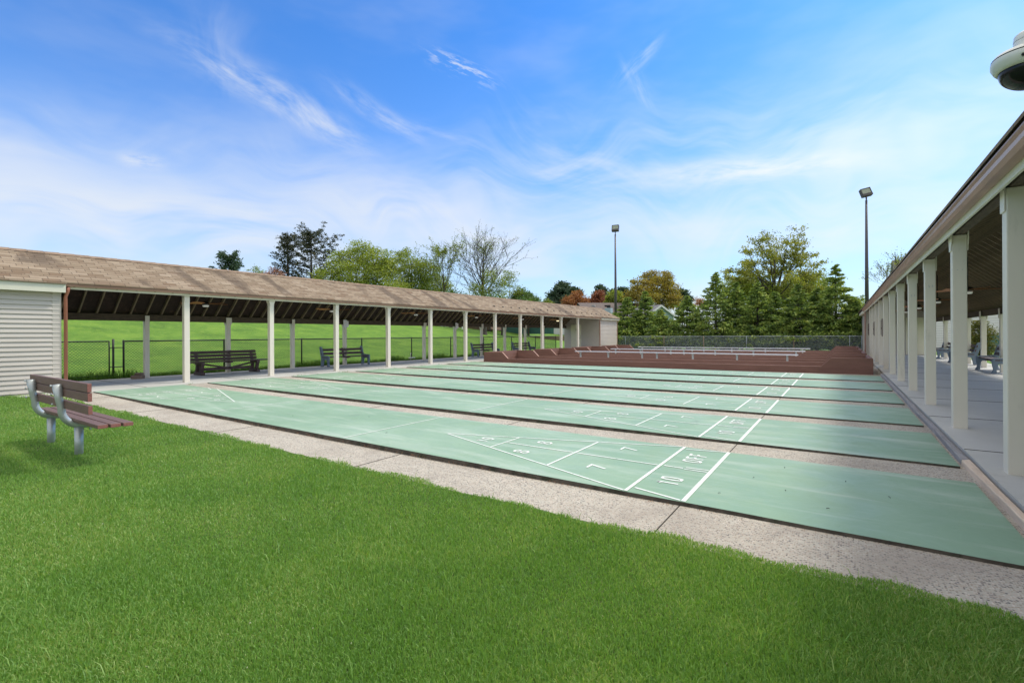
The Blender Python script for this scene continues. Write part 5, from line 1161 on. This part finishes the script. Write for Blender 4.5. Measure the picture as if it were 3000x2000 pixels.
# ------------------------------------------------------------------ grass
def blades(name, X, Y, Z, hgt, wid, mat_, label, cat, seed, lean=.5):
    g = np.random.default_rng(seed); n = len(X); a = g.uniform(0, 2 * np.pi, n); ln = g.uniform(.1, 1., n) * lean; la = a + g.normal(0, .8, n)
    w_ = wid * g.uniform(.6, 1.3, n); sx, sy = np.cos(a) * w_ / 2, np.sin(a) * w_ / 2; dx, dy = np.cos(la) * ln * hgt, np.sin(la) * ln * hgt
    p0 = np.stack([X - sx, Y - sy, Z], 1); p1 = np.stack([X + sx, Y + sy, Z], 1)
    m0 = np.stack([X - sx * .75 + dx * .35, Y - sy * .75 + dy * .35, Z + hgt * .6], 1); m1 = np.stack([X + sx * .75 + dx * .35, Y + sy * .75 + dy * .35, Z + hgt * .6], 1)
    t = np.stack([X + dx, Y + dy, Z + hgt * (1 - .25 * ln)], 1); V = np.stack([p0, p1, m1, m0, t], 1).reshape(-1, 3)
    base = np.arange(n, dtype=np.int32)[:, None] * 5; q = base + np.array([0, 1, 2, 3]); tr = base + np.array([3, 2, 4])
    idx = np.concatenate([q, tr], 1).ravel(); ls = (np.arange(n, dtype=np.int32)[:, None] * 7 + np.array([0, 4])).ravel(); lt = np.tile(np.array([4, 3], dtype=np.int32), n)
    me = bpy.data.meshes.new(name); me.vertices.add(5 * n); me.vertices.foreach_set('co', V.ravel().astype(np.float32)); me.loops.add(7 * n); me.loops.foreach_set('vertex_index', idx.astype(np.int32))
    me.polygons.add(2 * n); me.polygons.foreach_set('loop_start', ls.astype(np.int32)); me.update(calc_edges=True)
    at_ = me.attributes.new('tone', 'FLOAT', 'FACE'); at_.data.foreach_set('value', np.repeat(g.random(n), 2).astype(np.float32)); me.materials.append(mat_)
    o = bpy.data.objects.new(name, me); COL.objects.link(o); return stuff(o, label, cat)
def lawn_grass():
    g = np.random.default_rng(5); N = 1500000; d = np.exp(g.uniform(math.log(1.3), math.log(24), N)); lat = g.uniform(-1.25, 1.25, N) * d
    X = CAM.x + FW.x * d + RT.x * lat; Y = CAM.y + FW.y * d + RT.y * lat
    patch = np.array([0.] * N)
    ey = -.64 + .035 * np.sin(X * 1.9) + .03 * np.sin(X * 5.3 + 1) + .02 * np.sin(X * 17.) + g.normal(0, .012, N)
    ok = (Y < ey) & (X > -21) & (X < 6) & (Y > -14) & ~((X < -14.15) & (X > -17.2) & (Y < -.35)); X, Y, d = X[ok], Y[ok], d[ok]
    rag = .7 + .5 * (np.sin(X * 2.3 + Y) * np.sin(Y * 3.1 - X * .7) * .5 + .5); n = len(X)
    h = (.014 + .016 * g.random(n)) * rag * (1 + .02 * d); tall = g.random(n) < .006; h[tall] *= 3.2
    wd = .0019 + .0011 * d ** .85
    print('blades', n); return blades('lawn_grass', X, Y, lz(X) + .002, h, wd, BLADE, 'short mown green grass of the front lawn', 'grass', 8, .9)
lawn_grass()
g = np.random.default_rng(9); n = 26000; Y = g.uniform(-1.5, 30, n); X = -17.42 - np.abs(g.normal(0, .22, n)); hh = (.05 + .16 * g.random(n) ** 2) * (1 + .9 * (np.sin(Y * 1.3) * np.sin(Y * .37 + 1) > .3)); blades('fence_weeds', X, Y, np.full(n, -.04) + (hill(X, Y) + .055) * .8, hh, .012, WEED, 'tall unmown grass along the foot of the black fence', 'grass', 10, .5)
# small weeds in the joint between the courts and the left walkway
n = 1500; Y = g.uniform(2, 14.3, n); cl_ = np.sin(Y * 2.1) * np.sin(Y * 5.7) > .25; X = -13.46 + g.normal(0, .05, n); Y, X = Y[cl_], X[cl_]; blades('joint_weeds', X, Y, np.full(len(X), -.03), .03 + .07 * g.random(len(X)) ** 2, .006, WEED, 'small weeds growing in the joint by the left walkway', 'weeds', 11, .8)
# pine litter along the near slab edges
n = 700; tt = g.random(n); X = np.where(tt < .55, 1.93 + g.normal(0, .02, n), g.uniform(-9, 1.8, n)); Y = np.where(tt < .55, g.uniform(-.1, 2.0, n), -.03 - np.abs(g.normal(0, .015, n))); blades('needle_litter', X, Y, np.full(n, -.033), np.full(n, .02), .004, leaf_mat('dry_needles', [(.20, .09, .04), (.36, .18, .09)], .1), 'dry brown needles caught along the slab edges and kerb', 'litter', 12, 2.5)
n = 420; g = np.random.default_rng(15); d_ = np.exp(g.uniform(math.log(1.6), math.log(9), n)); la = g.uniform(-1.1, 1.1, n) * d_; X = CAM.x + FW.x * d_ + RT.x * la; Y = CAM.y + FW.y * d_ + RT.y * la
k_ = (Y < -.8) & (np.sin(X * 2.3) * np.sin(Y * 2.9) > .1); blades('clover_flowers', X[k_], Y[k_], np.full(k_.sum(), -.022), np.full(k_.sum(), .007), .007, leaf_mat('pale_flower', [(.6, .6, .45), (.75, .75, .6)], .3), 'tiny pale clover flowers dotted over the front lawn', 'flowers', 16, .6)
# twigs and bits on the nearest court
tw = MB()
for (x, y) in ((.35, .95), (.62, .70), (1.02, 1.25), (.9, .42), (.18, .35), (-6.2, .6), (-3.9, .5), (-5.1, 1.2), (1.3, .95), (.55, 1.45)):
    a = random.uniform(0, 3.14); l_ = random.uniform(.012, .028); p = Vector((x, y, .006)); q = p + Vector((math.cos(a) * l_, math.sin(a) * l_, .002)); tw.tube([p, (p + q) / 2 + Vector((.004, .004, .002)), q], .0022, 5)
o = tw.build('twigs', BLACK); stuff(o, 'tiny dark twigs scattered on the nearest green court', 'twigs')
